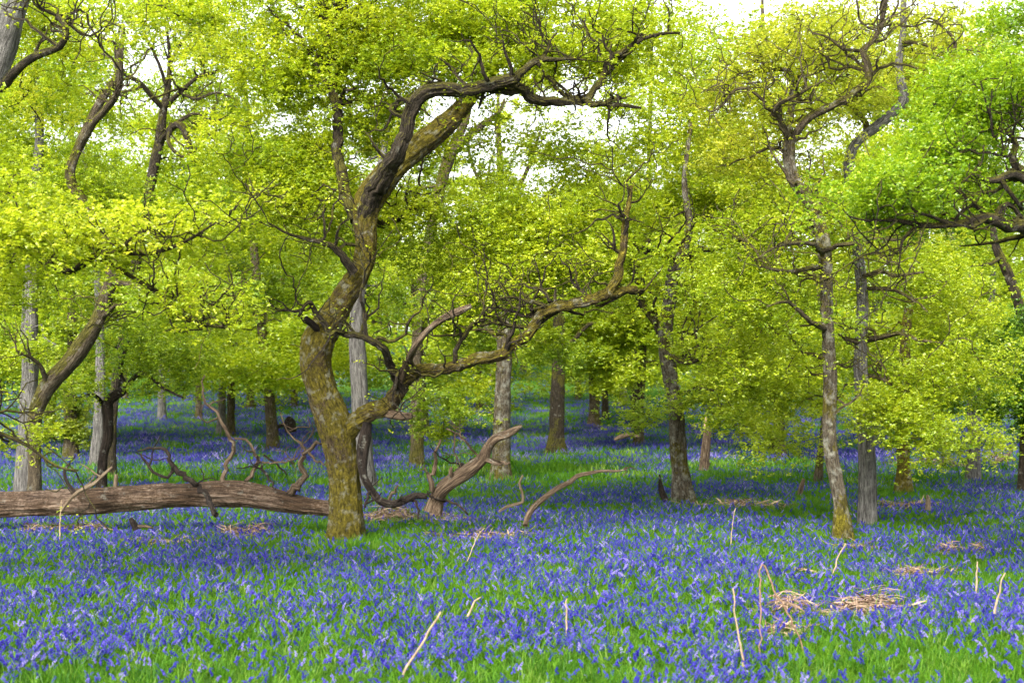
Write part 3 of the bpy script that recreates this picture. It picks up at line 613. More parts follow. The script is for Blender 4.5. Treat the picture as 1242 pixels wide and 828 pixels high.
make_tree('oak_tree', 'dark leafy oak cut by the right edge, with deep green low foliage', 22.5, [
    [(1246, 596, 22), (1244, 570, 17), (1246, 520, 16), (1250, 460, 16), (1246, 410, 14), (1236, 370, 12), (1222, 330, 12), (1208, 300, 10), (1204, 270, 7)],
    [(1214, 312, 6), (1200, 320, 4, -.3), (1180, 322, 3, -.5), (1165, 326, 2, -.5)]],
  [(1235, 480, 36, 45, -1.2, .8, 10), (1225, 390, 40, 30, -1, 1, 4), (1260, 430, 40, 60, -1, 1, 6), (1230, 240, 50, 40, 0, 2, 5)], B_DRK, L_EMR, seed=21, tufts=245, twigs=6, leafsize=0.05086, tint0=.3)
# near bough from the right
make_tree('oak_tree', 'near emerald leafed oak whose dark boughs reach in from the right edge', 11.5, [
    [(1390, 760, 70), (1385, 640, 56), (1375, 500, 52), (1350, 400, 48), (1330, 320, 40), (1335, 240, 34), (1350, 150, 26), (1340, 40, 18), (1330, -60, 12)],
    [(1340, 340, 26), (1290, 300, 22, -.4), (1250, 284, 18, -.7), (1222, 276, 16, -.8), (1203, 265, 14, -.9), (1190, 264, 11, -.9), (1170, 270, 9, -.9), (1145, 274, 8, -.9), (1115, 274, 7, -.9), (1085, 268, 5, -.9), (1050, 268, 3.5, -.9), (1030, 262, 2, -.9)],
    [(1245, 218, 14, -.6), (1228, 211, 11, -.7), (1214, 218, 9, -.8), (1196, 220, 7, -.8), (1180, 212, 4, -.9), (1170, 220, 2.5, -.9)],
    [(1325, 260, 20, -.2), (1285, 236, 17, -.5), (1240, 215, 13, -.6), (1226, 196, 9, -.6), (1232, 176, 8, -.6), (1222, 160, 5, -.6), (1205, 155, 3, -.6)],
    [(1214, 218, 6, -.8), (1226, 236, 5.5, -.8), (1240, 254, 5, -.7)],
    [(1150, 272, 5, -.9), (1128, 262, 4, -.95), (1108, 255, 3, -1), (1100, 235, 2.5, -1), (1096, 215, 1.5, -1)],
    [(1110, 274, 4, -.9), (1095, 292, 4, -.9), (1092, 310, 2, -.9)]],
  [(1190, 145, 75, 45, -.35, 1.3, 16), (1150, 190, 50, 36, -.6, 1, 8), (1215, 100, 40, 20, -1, .5, 4), (1110, 250, 70, 20, -.9, .1, 8), (1235, 20, 26, 14, -.6, .2, 3), (1100, 230, 40, 16, -1.3, -.4, 4), (1215, 240, 40, 20, -.3, .8, 3), (1310, 120, 60, 90, -.6, .8, 8), (1330, 300, 50, 60, -.6, .8, 5)],
  B_DRK, L_EMR, spurs=7, spur_len=(.25, .9), seed=22, tufts=204, twigs=10, leafsize=0.02992, padr=(.32, .6), tint0=.55)
# oaks whose crowns close the canopy at the back
mids = [
    ('oak_tree', 'background oak with a wide yellow crown behind the thin grey slope trunks', 38.0, 330, 548, 14, 150),
    ('oak_tree', 'background oak filling the gap between the bright gap and the lichened oak', 40.0, 775, 540, 11, 105),
    ('oak_tree', 'background oak with a rounded crown behind the two main right trunks', 34.0, 945, 560, 13, 150),
    ('oak_tree', 'background oak with bright crown in the far right distance', 38.0, 1140, 552, 12, 150),
    ('oak_tree', 'background oak with a dense green crown at far left', 36.0, -30, 552, 14, 150),
    ('oak_tree', 'background oak behind the leaning brown oak and ivy clad trunk', 42.0, 60, 540, 12, 130),
]
for k, (nm, lb, Y, px, py, w, hw) in enumerate(mids):
    rg = np.random.default_rng(900 + k); ln = rg.uniform(-12, 12)
    top = 470 - 1706 * rg.uniform(9, 11) / Y
    make_tree(nm, lb, Y, [
        [(px, py + 8, w * 1.3), (px, py - 30, w), (px + ln, 400, w * .85), (px + ln * 2, 280, w * .7), (px + ln * 2.5, 150, w * .5), (px + ln * 3, top, w * .2)],
        [(px + ln, 380, w * .6), (px + 40, 300, w * .5, 1), (px + 90, 220, w * .3, 2)],
        [(px + ln, 400, w * .6), (px - 45, 320, w * .5, -1), (px - 95, 240, w * .3, -2)]],
      [(px, 300, hw, 110, -2, 3, 22), (px, 190, hw * .9, 90, -2, 3, 16), (px, 80, hw * .9, 60, -2, 3, 11), (px, 420 if px != 775 else 390, hw * .9, 30, -3, 3, 16)] + ([(px, 455, hw * .7, 16, -3, 2, 7)] if px != 775 else []),
      B_BRN, [L_YEL, L_YEL, L_YEL, L_YEL, L_MID, L_MID][k], seed=70 + k, tufts=224, twigs=0, leafsize=0.08398, near=False, padr=(1.0, 1.6), tint0=.46, sides=12, group='background oaks')
# ------------------------------------------------------------------ ground
def build_ground():
    xs = np.concatenate([np.linspace(-700, -60, 24), np.linspace(-58, 58, 150), np.linspace(60, 700, 24)])
    ys = np.concatenate([np.linspace(-60, 0, 10), np.linspace(1, 60, 120), np.linspace(62, 200, 60), np.linspace(210, 900, 20)])
    X, Yv = np.meshgrid(xs, ys, indexing='ij')
    Z = gz(X, Yv)
    V = np.stack([X, Yv, Z], -1).reshape(-1, 3)
    n, m = X.shape
    i, j = np.meshgrid(np.arange(n - 1), np.arange(m - 1), indexing='ij')
    F = np.stack([i * m + j, (i + 1) * m + j, (i + 1) * m + j + 1, i * m + j + 1], -1).reshape(-1, 4)
    mb = MB(); mb.add(V, F)
    m_, nt = new_mat('woodland_soil')
    tc = nd(nt, 'ShaderNodeTexCoord')
    n1 = noise(nt, tc.outputs['Object'], 0.6, 5); n2 = noise(nt, tc.outputs['Object'], 14, 4)
    c1 = ramp(nt, n1, [(0.3, (0.03, 0.06, 0.012)), (0.6, (0.05, 0.10, 0.018)), (0.8, (0.08, 0.075, 0.03))])
    c2 = mixc(nt, n2, c1, (0.035, 0.08, 0.012))
    b = nd(nt, 'ShaderNodeBsdfDiffuse'); nt.links.new(c2, b.inputs[0])
    o = nd(nt, 'ShaderNodeOutputMaterial'); nt.links.new(b.outputs[0], o.inputs[0])
    return tag(mb.build('ground', m_), 'woodland floor of soil and moss under the bluebells, rising behind', 'ground', kind='structure')
build_ground()

# ---------------------------------------------------------------- plants instanced as ground cover
def srcmesh(name, build, mats):
    mb = MB(); build(mb); o = mb.build(name, mats, smooth=False); C.objects.unlink(o); return o

FLW = leaf_mat('bluebell_flower', [(0.0, (0.016, 0.012, 0.22)), (0.5, (0.042, 0.029, 0.33)), (0.85, (0.092, 0.066, 0.41)), (1, (0.27, 0.22, 0.53))], 0.4, per_instance=True, gloss=0.012)
STM = leaf_mat('bluebell_stem', [(0.0, (0.05, 0.09, 0.03)), (1, (0.11, 0.15, 0.06))], 0.2, per_instance=True, gloss=0.012)
GRS = leaf_mat('grass_blade', [(0.0, (0.018, 0.075, 0.004)), (0.5, (0.052, 0.15, 0.006)), (0.85, (0.09, 0.20, 0.008)), (1, (0.15, 0.23, 0.035))], 0.4, per_instance=True, gloss=0.012)

def blade(mb, p, th, L, w, bend, mi=0):
    n = 4; t = np.linspace(0, 1, n)
    d = np.array([math.cos(th), math.sin(th), 0]); s = np.array([-d[1], d[0], 0])
    c = p + d * (bend * L * t[:, None] ** 2) + np.array([0, 0, 1]) * (L * (t - 0.35 * bend * t ** 3))[:, None]
    ww = w * np.array([0.8, 1, 0.75, 0.08]) * 0.5
    V = np.concatenate([c - s * ww[:, None], c + s * ww[:, None]])
    F = [[i, i + 1, n + i + 1, n + i] for i in range(n - 1)]
    mb.add(V, F, mi)
def bell_plant(mb, rg, h, x=0, y=0, nb=9, leaves=True, lo=False):
    lean = rg.uniform(0, 6.28); d = np.array([math.cos(lean), math.sin(lean), 0])
    t = np.linspace(0, 1, 7)
    st = np.array([x, y, 0]) + d * (0.30 * h * t[:, None] ** 2.6) + np.array([0, 0, 1]) * (h * (t - 0.16 * t ** 4))[:, None]
    tube(mb, st, np.linspace(.0032, .0016, 7), 3, 1, cap=False)
    for k in range(nb):
        u = 0.60 + 0.40 * (k + .5) / nb
        c = np.array([np.interp(u, t, st[:, q]) for q in range(3)])
        a = lean + rg.normal(0, 0.9) + (math.pi if k % 3 == 0 else 0)
        e = np.array([math.cos(a), math.sin(a), 0])
        size = .021 * (1.15 - 0.55 * (u - .6) / .4) * rg.uniform(.85, 1.15)
        ax = e * .55 + np.array([0, 0, -0.85]); ax /= np.linalg.norm(ax)
        p = c + e * .006
        path = [p, p + ax * size * .35, p + ax * size * .85, p + ax * size * 1.1 + e * .001]
        tube(mb, path, np.array([.25, .42, .40, .72]) * size * .85, 5 if not lo else 4, 0, cap=False)
    if leaves:
        for k in range(rg.integers(3, 6)):
            blade(mb, np.array([x, y, 0.]), rg.uniform(0, 6.28), rg.uniform(.20, .32), rg.uniform(.009, .014), rg.uniform(.3, .9), 2)
bells = []
for k in range(6):
    rg = np.random.default_rng(60 + k)
    bells.append(srcmesh('bluebell_plant', lambda mb: bell_plant(mb, rg, rg.uniform(.24, .33), nb=int(rg.integers(8, 13))), [FLW, STM, GRS]))
clumps = []
for k in range(4):
    rg = np.random.default_rng(80 + k)
    def f(mb):
        for _ in range(12):
            bell_plant(mb, rg, rg.uniform(.24, .36), rg.normal(0, .22), rg.normal(0, .22), 6, False, True)
    clumps.append(srcmesh('bluebell_clump', f, [FLW, STM, GRS]))
tufts_ = []
for k in range(5):
    rg = np.random.default_rng(120 + k)
    def f(mb):
        for _ in range(13):
            r = abs(rg.normal(0, .045)); a = rg.uniform(0, 6.28)
            blade(mb, np.array([r * math.cos(a), r * math.sin(a), 0]), a + rg.normal(0, .7), rg.uniform(.14, .30), rg.uniform(.006, .012), rg.uniform(.2, .9))
    tufts_.append(srcmesh('grass_tuft', f, [GRS]))
swards = []
for k in range(4):
    rg = np.random.default_rng(140 + k)
    def f(mb):
        for _ in range(60):
            blade(mb, np.array([rg.normal(0, .25), rg.normal(0, .25), 0]), rg.uniform(0, 6.28), rg.uniform(.12, .28), rg.uniform(.014, .024), rg.uniform(.2, .9))
    swards.append(srcmesh('grass_sward', f, [GRS]))

def scatter(name, label, cat, pts, rot, scl, idx, srcs):
    me = bpy.data.meshes.new(name); n = len(pts)
    me.vertices.add(n); me.vertices.foreach_set('co', pts.astype(np.float32).ravel())
    for nm, ty, key, val in (('rot', 'FLOAT_VECTOR', 'vector', rot), ('scl', 'FLOAT', 'value', scl), ('idx', 'INT', 'value', idx)):
        a = me.attributes.new(nm, ty, 'POINT')
        a.data.foreach_set(key, val.astype(np.int32 if ty == 'INT' else np.float32).ravel())
    o = bpy.data.objects.new(name, me); C.objects.link(o); tag(o, label, cat, kind='stuff')
    g = bpy.data.node_groups.new(name + '_scatter', 'GeometryNodeTree')
    g.interface.new_socket('Geometry', in_out='INPUT', socket_type='NodeSocketGeometry')
    g.interface.new_socket('Geometry', in_out='OUTPUT', socket_type='NodeSocketGeometry')
    gi = g.nodes.new('NodeGroupInput'); go = g.nodes.new('NodeGroupOutput')
    ip = g.nodes.new('GeometryNodeInstanceOnPoints'); jn = g.nodes.new('GeometryNodeJoinGeometry')
    for s in reversed(srcs):
        oi = g.nodes.new('GeometryNodeObjectInfo'); oi.inputs['Object'].default_value = s; oi.inputs['As Instance'].default_value = True
        g.links.new(oi.outputs['Geometry'], jn.inputs[0])
    def at(nm, ty):
        a = g.nodes.new('GeometryNodeInputNamedAttribute'); a.data_type = ty; a.inputs['Name'].default_value = nm
        return a.outputs['Attribute']
    g.links.new(gi.outputs[0], ip.inputs['Points']); g.links.new(jn.outputs[0], ip.inputs['Instance'])
    ip.inputs['Pick Instance'].default_value = True
    g.links.new(at('idx', 'INT'), ip.inputs['Instance Index'])
    g.links.new(at('rot', 'FLOAT_VECTOR'), ip.inputs['Rotation'])
    g.links.new(at('scl', 'FLOAT'), ip.inputs['Scale'])
    g.links.new(ip.outputs[0], go.inputs[0])
    o.modifiers.new('scatter', 'NODES').node_group = g
    return o

def ell(x, y, px, py, rx, ry):
    """soft 0..1 mask of an elliptical patch of ground that lies round picture point px,py"""
    Y = gdepth(py); X = (px - CX) / FPX * Y
    ax = rx / FPX * Y; ay = max(0.3, ry / (py - HOR) * Y)
    q = ((x - X) / ax) ** 2 + ((y - Y) / ay) ** 2
    return np.exp(-q * 1.1)
GREEN = [(130, 718, 90, 14, .5), (450, 650, 80, 12, .95), (375, 632, 30, 12, 1), (640, 562, 130, 13, .95), (600, 590, 100, 8, .5), (1130, 778, 160, 36, .9), (700, 808, 90, 22, .7), (540, 668, 60, 10, .6), (930, 660, 80, 7, .8), (1200, 690, 70, 12, .95),
         (860, 605, 60, 8, .7), (700, 680, 60, 6, .5), (800, 640, 100, 8, .4), (270, 755, 60, 10, .4), (1075, 590, 50, 10, .6), (1120, 600, 50, 6, .5), (950, 800, 60, 14, .6), (300, 690, 80, 7, .35), (720, 735, 80, 8, .35), (30, 690, 40, 8, .4)]
def fields(x, y):
    n = fbm(x * 0.75 + 3, y * 0.5 + 7, 3); n2 = fbm(x * 2.6 + 13, y * 1.9 + 1, 2)
    g = np.zeros_like(x)
    for (px, py, rx, ry, a) in GREEN: g = np.maximum(g, a * ell(x, y, px, py, rx, ry))
    bl = np.clip((n - 0.27) * 3.2, 0.2, 1) * np.clip((n2 - 0.15) * 2.2, 0.3, 1)
    bl = bl * (1 - g)
    gr = np.clip(0.42 + g * 0.75 + (0.5 - n) * 0.8, 0.15, 1)
    return bl, gr
def near_trunk(x, y, add):
    m = np.zeros(len(x), bool)
    for bx, by, br in BASES: m |= (x - bx) ** 2 + (y - by) ** 2 < (br * 1.3 + add) ** 2
    return m
def ring_pts(rg, n, lim=30):
    o = []
    for bx, by, br in BASES:
        if by > lim: continue
        a = rg.uniform(0, 6.283, n); q = br * 1.15 + np.abs(rg.normal(0, .22, n)) + .03
        o.append(np.stack([bx + q * np.cos(a), by + q * np.sin(a)], 1))
    o = np.concatenate(o); return np.stack([o[:, 0], o[:, 1], gz(o[:, 0], o[:, 1])], 1)
def frustum_pts(n, y0, y1, marg, rg, power=1.0):
    # uniform over a widening wedge in front of the camera
    u = rg.uniform(0, 1, n)
    y = np.sqrt(y0 ** 2 + u * (y1 ** 2 - y0 ** 2))
    half = (CX / FPX) * y * marg + 0.8
    x = rg.uniform(-1, 1, n) * half
    return x, y
def tangle(n, rg, tilt=0.22):
    return np.stack([rg.normal(0, tilt, n), rg.normal(0, tilt, n), rg.uniform(0, 6.283, n)], 1)

rg = np.random.default_rng(21)
def spread(y0, y1, dens, which, marg=1.22):
    area = (CX / FPX) * marg * (y1 ** 2 - y0 ** 2) + 1.6 * (y1 - y0)
    x, y = frustum_pts(int(area * dens), y0, y1, marg, rg)
    f = fields(x, y)[which]
    k = rg.uniform(0, 1, len(x)) < f
    if which == 0: k &= ~(near_trunk(x, y, .12) & (rg.uniform(0, 1, len(x)) < .85))
    x, y = x[k], y[k]
    return np.stack([x, y, gz(x, y)], 1)
pb = np.concatenate([spread(6.2, 14, 540, 0), spread(14, 24, 290, 0), spread(24, 34, 190, 0), spread(34, 48, 110, 0)])
n = len(pb)
scatter('bluebells', 'carpet of violet blue bluebells covering the woodland floor', 'bluebells', pb, tangle(n, rg, .16), rg.uniform(.28, .54, n), rg.integers(0, 6, n), bells)
pc = np.concatenate([spread(30, 70, 5, 0, 1.3), spread(70, 150, 1.3, 0, 1.3)])
n = len(pc)
scatter('bluebell_drifts', 'distant blue drifts of bluebells between the far trunks and up the slope', 'bluebells', pc, tangle(n, rg, .08), rg.uniform(.6, 1.0, n), rg.integers(0, 4, n), clumps)
pg = np.concatenate([spread(6.2, 14, 420, 1), spread(14, 28, 230, 1), ring_pts(rg, 90)])
n = len(pg)
scatter('grass', 'bright green grass and bluebell leaves between the flowers', 'grass', pg, tangle(n, rg), rg.uniform(.28, .58, n), rg.integers(0, 5, n), tufts_)
pg2 = np.concatenate([spread(24, 70, 3.6, 1, 1.3), spread(70, 160, 1.2, 1, 1.3)])
n = len(pg2)
scatter('grass', 'green woodland grass on the banks between the far trees', 'grass', pg2, tangle(n, rg, .1), rg.uniform(.6, 1.0, n), rg.integers(0, 4, n), swards)

# ---------------------------------------------------------------- fallen wood
def G(px, py, dz=0.0):
    Y = gdepth(py); p = P(px, py, Y); return Y
def branch_thing(name, label, cat, Y, pieces, group=None):
    """pieces: (part name, material, [(px,py,w,dY)...], sides, rough); first piece sets the origin"""
    q = pieces[0][2][0]; o = P(q[0], q[1], Y + (q[3] if len(q) > 3 else 0))
    org = np.array([o[0], o[1], float(gz(o[0], o[1]))])
    root = thing(name, label, cat, org, group or ('stumps and snags' if cat == 'stump' else 'fallen dead branches'))
    for k, (pn, mt, pts, sides, rough) in enumerate(pieces):
        w = np.array([[*P(a[0], a[1], Y + (a[3] if len(a) > 3 else 0)), a[2] * .5 / FPX * Y] for a in pts])
        p, r = smooth_limb(w, 0.05)
        rj = np.random.default_rng(len(label) * 7 + k); kk = rj.normal(0, 1, p.shape); kk[0] = 0
        if pn == 'branch': p = p + kk * np.minimum(.006 + .22 * r, .02)[:, None]
        mb = MB()
        if pn in ('branch', 'stem') and 'bough' not in label and cat != 'stump':
            Lp = float(np.sum(np.linalg.norm(np.diff(p, axis=0), axis=1)))
            for _ in range(rj.poisson(Lp * 1.6)):
                q_ = int(rj.uniform(.35, 1) * (len(p) - 1)); spur(mb, p[q_], min(.012, r[q_] * .7), rj.uniform(.15, .5), rj, [], .05, .5, 1)
        tube(mb, p, r * (.72 if pn == 'branch' else 1), sides, 0, rough * (1.3 if sides < 20 else 1), k * 2 + len(label), ridge=(.10 if sides > 30 else 0))
        mb.build(pn, mt, root, origin=org)
    return root
branch_thing('fallen_log', 'long stripped brown tree trunk fallen across the left, ending at the twisted oak', 'log', 16.6, [
    ('trunk', B_LOG, [(-170, 622, 36), (-60, 617, 33), (0, 613, 30), (60, 610, 29), (120, 607, 30), (170, 603, 29), (220, 600, 28), (265, 599, 31), (300, 600, 30), (335, 606, 26), (365, 612, 22), (405, 617, 18)], 72, .13),
    ('branch_stub', B_PAL, [(140, 602, 5), (140, 588, 5), (141, 575, 4)], 8, .2),
    ('branch', B_BLK, [(262, 624, 9, -.75), (252, 604, 9, -.55), (240, 590, 9, -.45), (222, 574, 10, -.4), (208, 564, 9, -.4), (206, 552, 6, -.4), (196, 543, 5, -.4), (180, 545, 4, -.4), (166, 546, 2, -.4)], 10, .15),
    ('branch', B_BLK, [(211, 564, 7, -.4), (203, 577, 6, -.4), (190, 574, 5, -.4), (178, 562, 4.5, -.4), (170, 550, 2.5, -.4)], 8, .12),
    ('branch', B_DED, [(271, 585, 8), (276, 560, 7, .1), (284, 542, 7, .1), (276, 528, 6, .1), (270, 512, 5, .1), (262, 500, 5, .1), (250, 488, 4, .1), (246, 470, 3, .1), (248, 455, 2, .1)], 10, .15),
    ('branch', B_DED, [(298, 584, 8), (308, 572, 7, .1), (313, 556, 6, .1), (306, 545, 5, .1), (298, 532, 5, .1), (284, 532, 3, .1)], 8, .15),
    ('branch', B_BLK, [(312, 553, 5, .1), (322, 575, 5, -.1), (334, 592, 3, -.3)], 8, .12),
    ('branch', B_DED, [(345, 604, 13), (362, 590, 12, -.1), (368, 576, 11, -.1), (364, 560, 9, -.1), (374, 546, 7, -.1), (384, 537, 5, -.2), (390, 538, 3, -.2)], 10, .18),
    ('branch', B_DED, [(372, 548, 5, -.1), (364, 535, 4, -.1), (352, 528, 3, -.1), (340, 500, 2, -.1)], 8, .12),
    ('branch', B_DED, [(374, 547, 5, -.1), (382, 558, 4, -.2), (392, 562, 3, -.3), (402, 562, 2, -.3)], 8, .12),
    ('branch', B_BLK, [(320, 552, 4, .1), (334, 562, 4, 0), (348, 575, 2.5, -.1)], 8, .12),
    ('branch', B_DED, [(318, 560, 3, 0), (340, 560, 3, -.2), (360, 556, 2, -.3)], 6, .1)])
branch_thing('dead_branch', 'thin pale dead branch leaning on the left part of the fallen log', 'branch', 16.2, [
    ('stem', B_PAL, [(74, 620, 3), (85, 605, 4), (98, 594, 5), (114, 586, 5), (126, 575, 4), (136, 566, 3)], 8, .12)])
branch_thing('dead_branch', 'thin dark crooked branch dangling down to the left part of the log', 'branch', 16.3, [
    ('stem', B_BLK, [(90, 596, 5), (82, 586, 4), (78, 572, 4), (84, 562, 2.5)], 8, .12)])
branch_thing('dead_branch', 'curved pale fallen bough lying far off on the bluebells above the log', 'branch', 50.0, [
    ('stem', B_PAL, [(204, 522, 3), (212, 518, 4), (222, 518, 4), (232, 522, 3)], 6, .1)])
branch_thing('fallen_branch', 'thick split dead branch right of the twisted oak, rising to a pale torn tip', 'branch', 16.2, [
    ('stem', B_DED, [(524, 622, 24), (530, 606, 20), (538, 592, 17, -.1), (554, 580, 16, -.2), (572, 568, 15, -.25), (586, 556, 13, -.3), (591, 544, 11, -.35), (600, 532, 10, -.4), (614, 527, 9, -.45), (626, 520, 7, -.5), (633, 516, 3, -.5)], 14, .22),
    ('branch', B_DED, [(588, 557, 9, -.3), (600, 560, 7, -.4), (612, 562, 6, -.5), (619, 561, 3, -.5)], 8, .15),
    ('branch', B_DED, [(528, 606, 11), (524, 592, 10, -.1), (526, 572, 8, -.1), (528, 556, 6, -.1), (534, 532, 4, -.1)], 8, .15),
    ('branch', B_BLK, [(538, 592, 9, .1), (552, 575, 8, .1), (566, 562, 8, .1), (580, 556, 5, .1)], 8, .15),
    ('branch', B_DED, [(580, 553, 4, -.3), (568, 540, 4, -.4), (556, 528, 3.5, -.5), (542, 520, 2.5, -.6)], 8, .1),
    ('branch', B_BLK, [(536, 605, 5), (548, 608, 4, -.2), (558, 614, 4, -.3), (568, 622, 3, -.3)], 8, .1),
    ('branch', B_DED, [(546, 582, 7, -.2), (546, 572, 6, -.3), (547, 566, 4, -.3)], 8, .15)])
branch_thing('torn_limb', 'dark torn limb hanging from the twisted oak and curving along the ground', 'branch', 15.7, [
    ('stem', B_BLK, [(446, 512, 11), (443, 530, 15), (440, 548, 14), (440, 566, 11), (444, 582, 9), (452, 596, 9), (462, 608, 9, -.1), (478, 611, 9, -.1), (492, 606, 9, -.1), (504, 601, 8), (518, 602, 7)], 12, .2),
    ('branch', B_BLK, [(450, 594, 6), (446, 604, 5, -.1), (441, 616, 4, -.1)], 8, .12),
    ('branch', B_DED, [(470, 612, 5), (476, 600, 5, -.1), (483, 588, 3, -.2)], 8, .12),
    ('branch', B_BLK, [(497, 606, 5), (506, 614, 4, -.1), (508, 628, 3, -.2)], 8, .12)])
branch_thing('fallen_branch', 'long thin curved branch resting on the bluebells right of the split dead branch', 'branch', 16.6, [
    ('stem', B_DED, [(637, 637, 6, -.2), (641, 624, 7, -.1), (650, 612, 7), (662, 602, 7), (676, 592, 6), (692, 584, 6), (700, 577, 5.5), (714, 574, 5), (730, 571, 4), (748, 571, 3), (760, 569, 2)], 10, .14)])
branch_thing('dead_branch', 'small forked pale twig sticking up left of the long thin curved branch', 'branch', 18.0, [
    ('stem', B_PAL, [(605, 620, 3), (615, 614, 4), (626, 611, 4), (634, 608, 4), (633, 596, 3), (630, 586, 3), (634, 576, 2)], 8, .1)])
branch_thing('stump', 'small dark pointed stump at the foot of the lichened oak', 'stump', 20.6, [
    ('stem', B_BLK, [(808, 608, 8), (803, 597, 9), (801, 586, 6), (800, 575, 2)], 8, .25)])
branch_thing('stump', 'tall broken russet stump standing right of the lichened oak', 'stump', 28.5, [
    ('stem', B_DED, [(854, 570, 15), (855, 555, 12), (857, 535, 11), (859, 518, 10)], 12, .2),
    ('splinter', M_HRT, [(857, 522, 6), (856, 512, 4), (857, 505, 1)], 6, .2)])
branch_thing('stump', 'thin grey snag leaning among the bluebells left of the mossy footed oak', 'stump', 22.0, [
    ('stem', B_DED, [(970, 600, 6), (972, 590, 6), (975, 580, 4)], 8, .2)])
branch_thing('stump', 'small pale broken stake standing right of the dark mossy trunk', 'stump', 18.5, [
    ('stem', B_PAL, [(1125, 618, 7), (1126, 608, 6), (1125, 600, 3)], 8, .2)])
branch_thing('stump', 'small dark stub poking from the bluebells in front of the log', 'stump', 15.5, [
    ('stem', B_BLK, [(166, 642, 8), (162, 634, 8), (158, 628, 5)], 8, .2), ('root', B_DED, [(165, 638, 5), (176, 638, 4), (186, 640, 2)], 6, .2)])
branch_thing('dead_branch', 'pale bent bough fallen on the bluebells far behind the lichened oak', 'branch', 36.0, [
    ('stem', B_DED, [(745, 533, 4), (755, 529, 6), (766, 527, 5), (776, 530, 3)], 8, .15)])
branch_thing('dead_branch', 'pale forked fallen branch on the slope near the right edge', 'branch', 27.0, [
    ('stem', B_PAL, [(1203, 562, 4), (1214, 557, 5), (1222, 552, 5), (1228, 545, 3)], 8, .12), ('branch', B_PAL, [(1218, 555, 4), (1225, 556, 3), (1230, 560, 2)], 6, .1)])
branch_thing('stump', 'dark rounded stump on the bluebells just left of the twisted oak, beyond the log', 'stump', 44.0, [
    ('stem', B_BLK, [(353, 524, 13), (352, 516, 14), (351, 509, 11), (352, 505, 5)], 10, .25), ('root', B_BLK, [(352, 514, 6), (340, 516, 5), (334, 521, 3)], 8, .2)])
# dead stalks standing in the flowers
stalks = [
    ('long straw stalk slanting up at the bottom centre', [(478, 838, 5), (505, 790, 5.5), (535, 742, 6)], 8.2, M_STK),
    ('thin straw stalk slanting up from the green patch below the split dead branch', [(565, 672, 2.5), (577, 655, 2.5), (588, 640, 2)], 13.6, M_STK),
    ('upright pale stalk with a bent foot, left of the folded bracken stem', [(905, 815, 5), (900, 790, 4.5), (893, 755, 4.5), (889, 712, 4.5)], 8.6, M_STK),
    ('tall bracken stem folded over into a sharp bend at lower right', [(922, 792, 3), (922, 740, 3.5), (923, 690, 4), (928, 687, 4.5), (940, 715, 4.5), (955, 742, 5), (972, 780, 5), (978, 800, 6)], 9.0, M_STR),
    ('short pale stalk leaning right at the right edge', [(1204, 748, 5), (1211, 718, 5), (1218, 694, 4.5)], 10.2, M_STK),
    ('pale stalk leaning right below the mossy footed oak', [(1008, 692, 3.5), (1017, 675, 3.5), (1026, 658, 3)], 12.6, M_STK),
    ('short upright straw stub left of the right edge stalk', [(1184, 702, 4), (1185, 690, 4), (1186, 681, 3)], 11.6, M_STK),
    ('tiny upright straw stub in the flowers at lower centre', [(688, 744, 4), (687, 732, 4), (688, 724, 3)], 9.6, M_STK),
    ('short fallen straw piece lying in the flowers above the long slanting stalk', [(568, 737, 4), (576, 729, 4), (583, 723, 3)], 10.2, M_STK),
    ('slim pale stalk standing in front of the mown strip left of the mossy footed oak', [(886, 650, 2.5), (889, 632, 2.5), (892, 615, 2)], 15.4, M_STK),
    ('thin straw stalk standing in front of the log at left', [(72, 632, 3), (74, 618, 3), (75, 606, 2)], 15.6, M_STK),
]
for k, (lb, pts, Y, mt) in enumerate(stalks):
    w = np.array([[*P(a[0], a[1], Y), a[2] * .5 / FPX * Y] for a in pts])
    org = np.array([w[0, 0], w[0, 1], float(gz(w[0, 0], w[0, 1]))])
    w[0, 2] = min(w[0, 2], org[2] + .02)
    if 'folded over' in lb: w[-1, 2] = org[2] + .02
    if 'lying' in lb: w[0, 2] = org[2] + .1
    p, r = smooth_limb(w, .04); p = p + np.random.default_rng(k).normal(0, .004, p.shape); mb = MB(); tube(mb, p, r * np.linspace(1, .6, len(r)) * .62, 8, 0, .35, k)
    o = mb.build('dead_stalk', mt, origin=org); tag(o, lb, 'stalk', 'dead stalks standing among the bluebells')
# heaps of dead bracken
heaps = [
    ('broad heap of dead bracken at lower right, in front of the green patch', 1035, 726, 80, .34, 300), ('flatter strand of straw bracken with a dark twig behind the broad lower right heap', 1090, 682, 62, .18, 130),
    ('small low heap of pinkish bracken near the right edge', 1160, 655, 24, .2, 90), ('flat tan patch of dead bracken right of the lichened oak', 905, 605, 34, .16, 120),
    ('straw heap of bracken in front of the left end of the log', 70, 634, 48, .28, 150), ('heap of pale bracken at the middle of the log beneath the dark branch', 285, 636, 36, .26, 130),
    ('brown bracken heap around the foot of the split dead branch', 492, 618, 52, .42, 260), ('flat straw litter in front of the long thin curved branch', 590, 640, 46, .12, 130),
    ('russet heap of brash up the slope left of the tall right trunk', 1130, 560, 34, .5, 120), ('straw litter at the foot of the dark mossy trunk', 1110, 606, 24, .1, 60),
    ('russet brash heap on the slope between the tall right trunk and the edge', 1205, 556, 24, .5, 90), ('scrap of pinkish straw left of the broad lower right heap', 950, 748, 36, .1, 60),
    ('small scrap of straw beside the dark stub in front of the log', 178, 646, 22, .1, 50), ('pinkish litter at the foot of the mossy footed oak', 1040, 650, 20, .1, 40)]
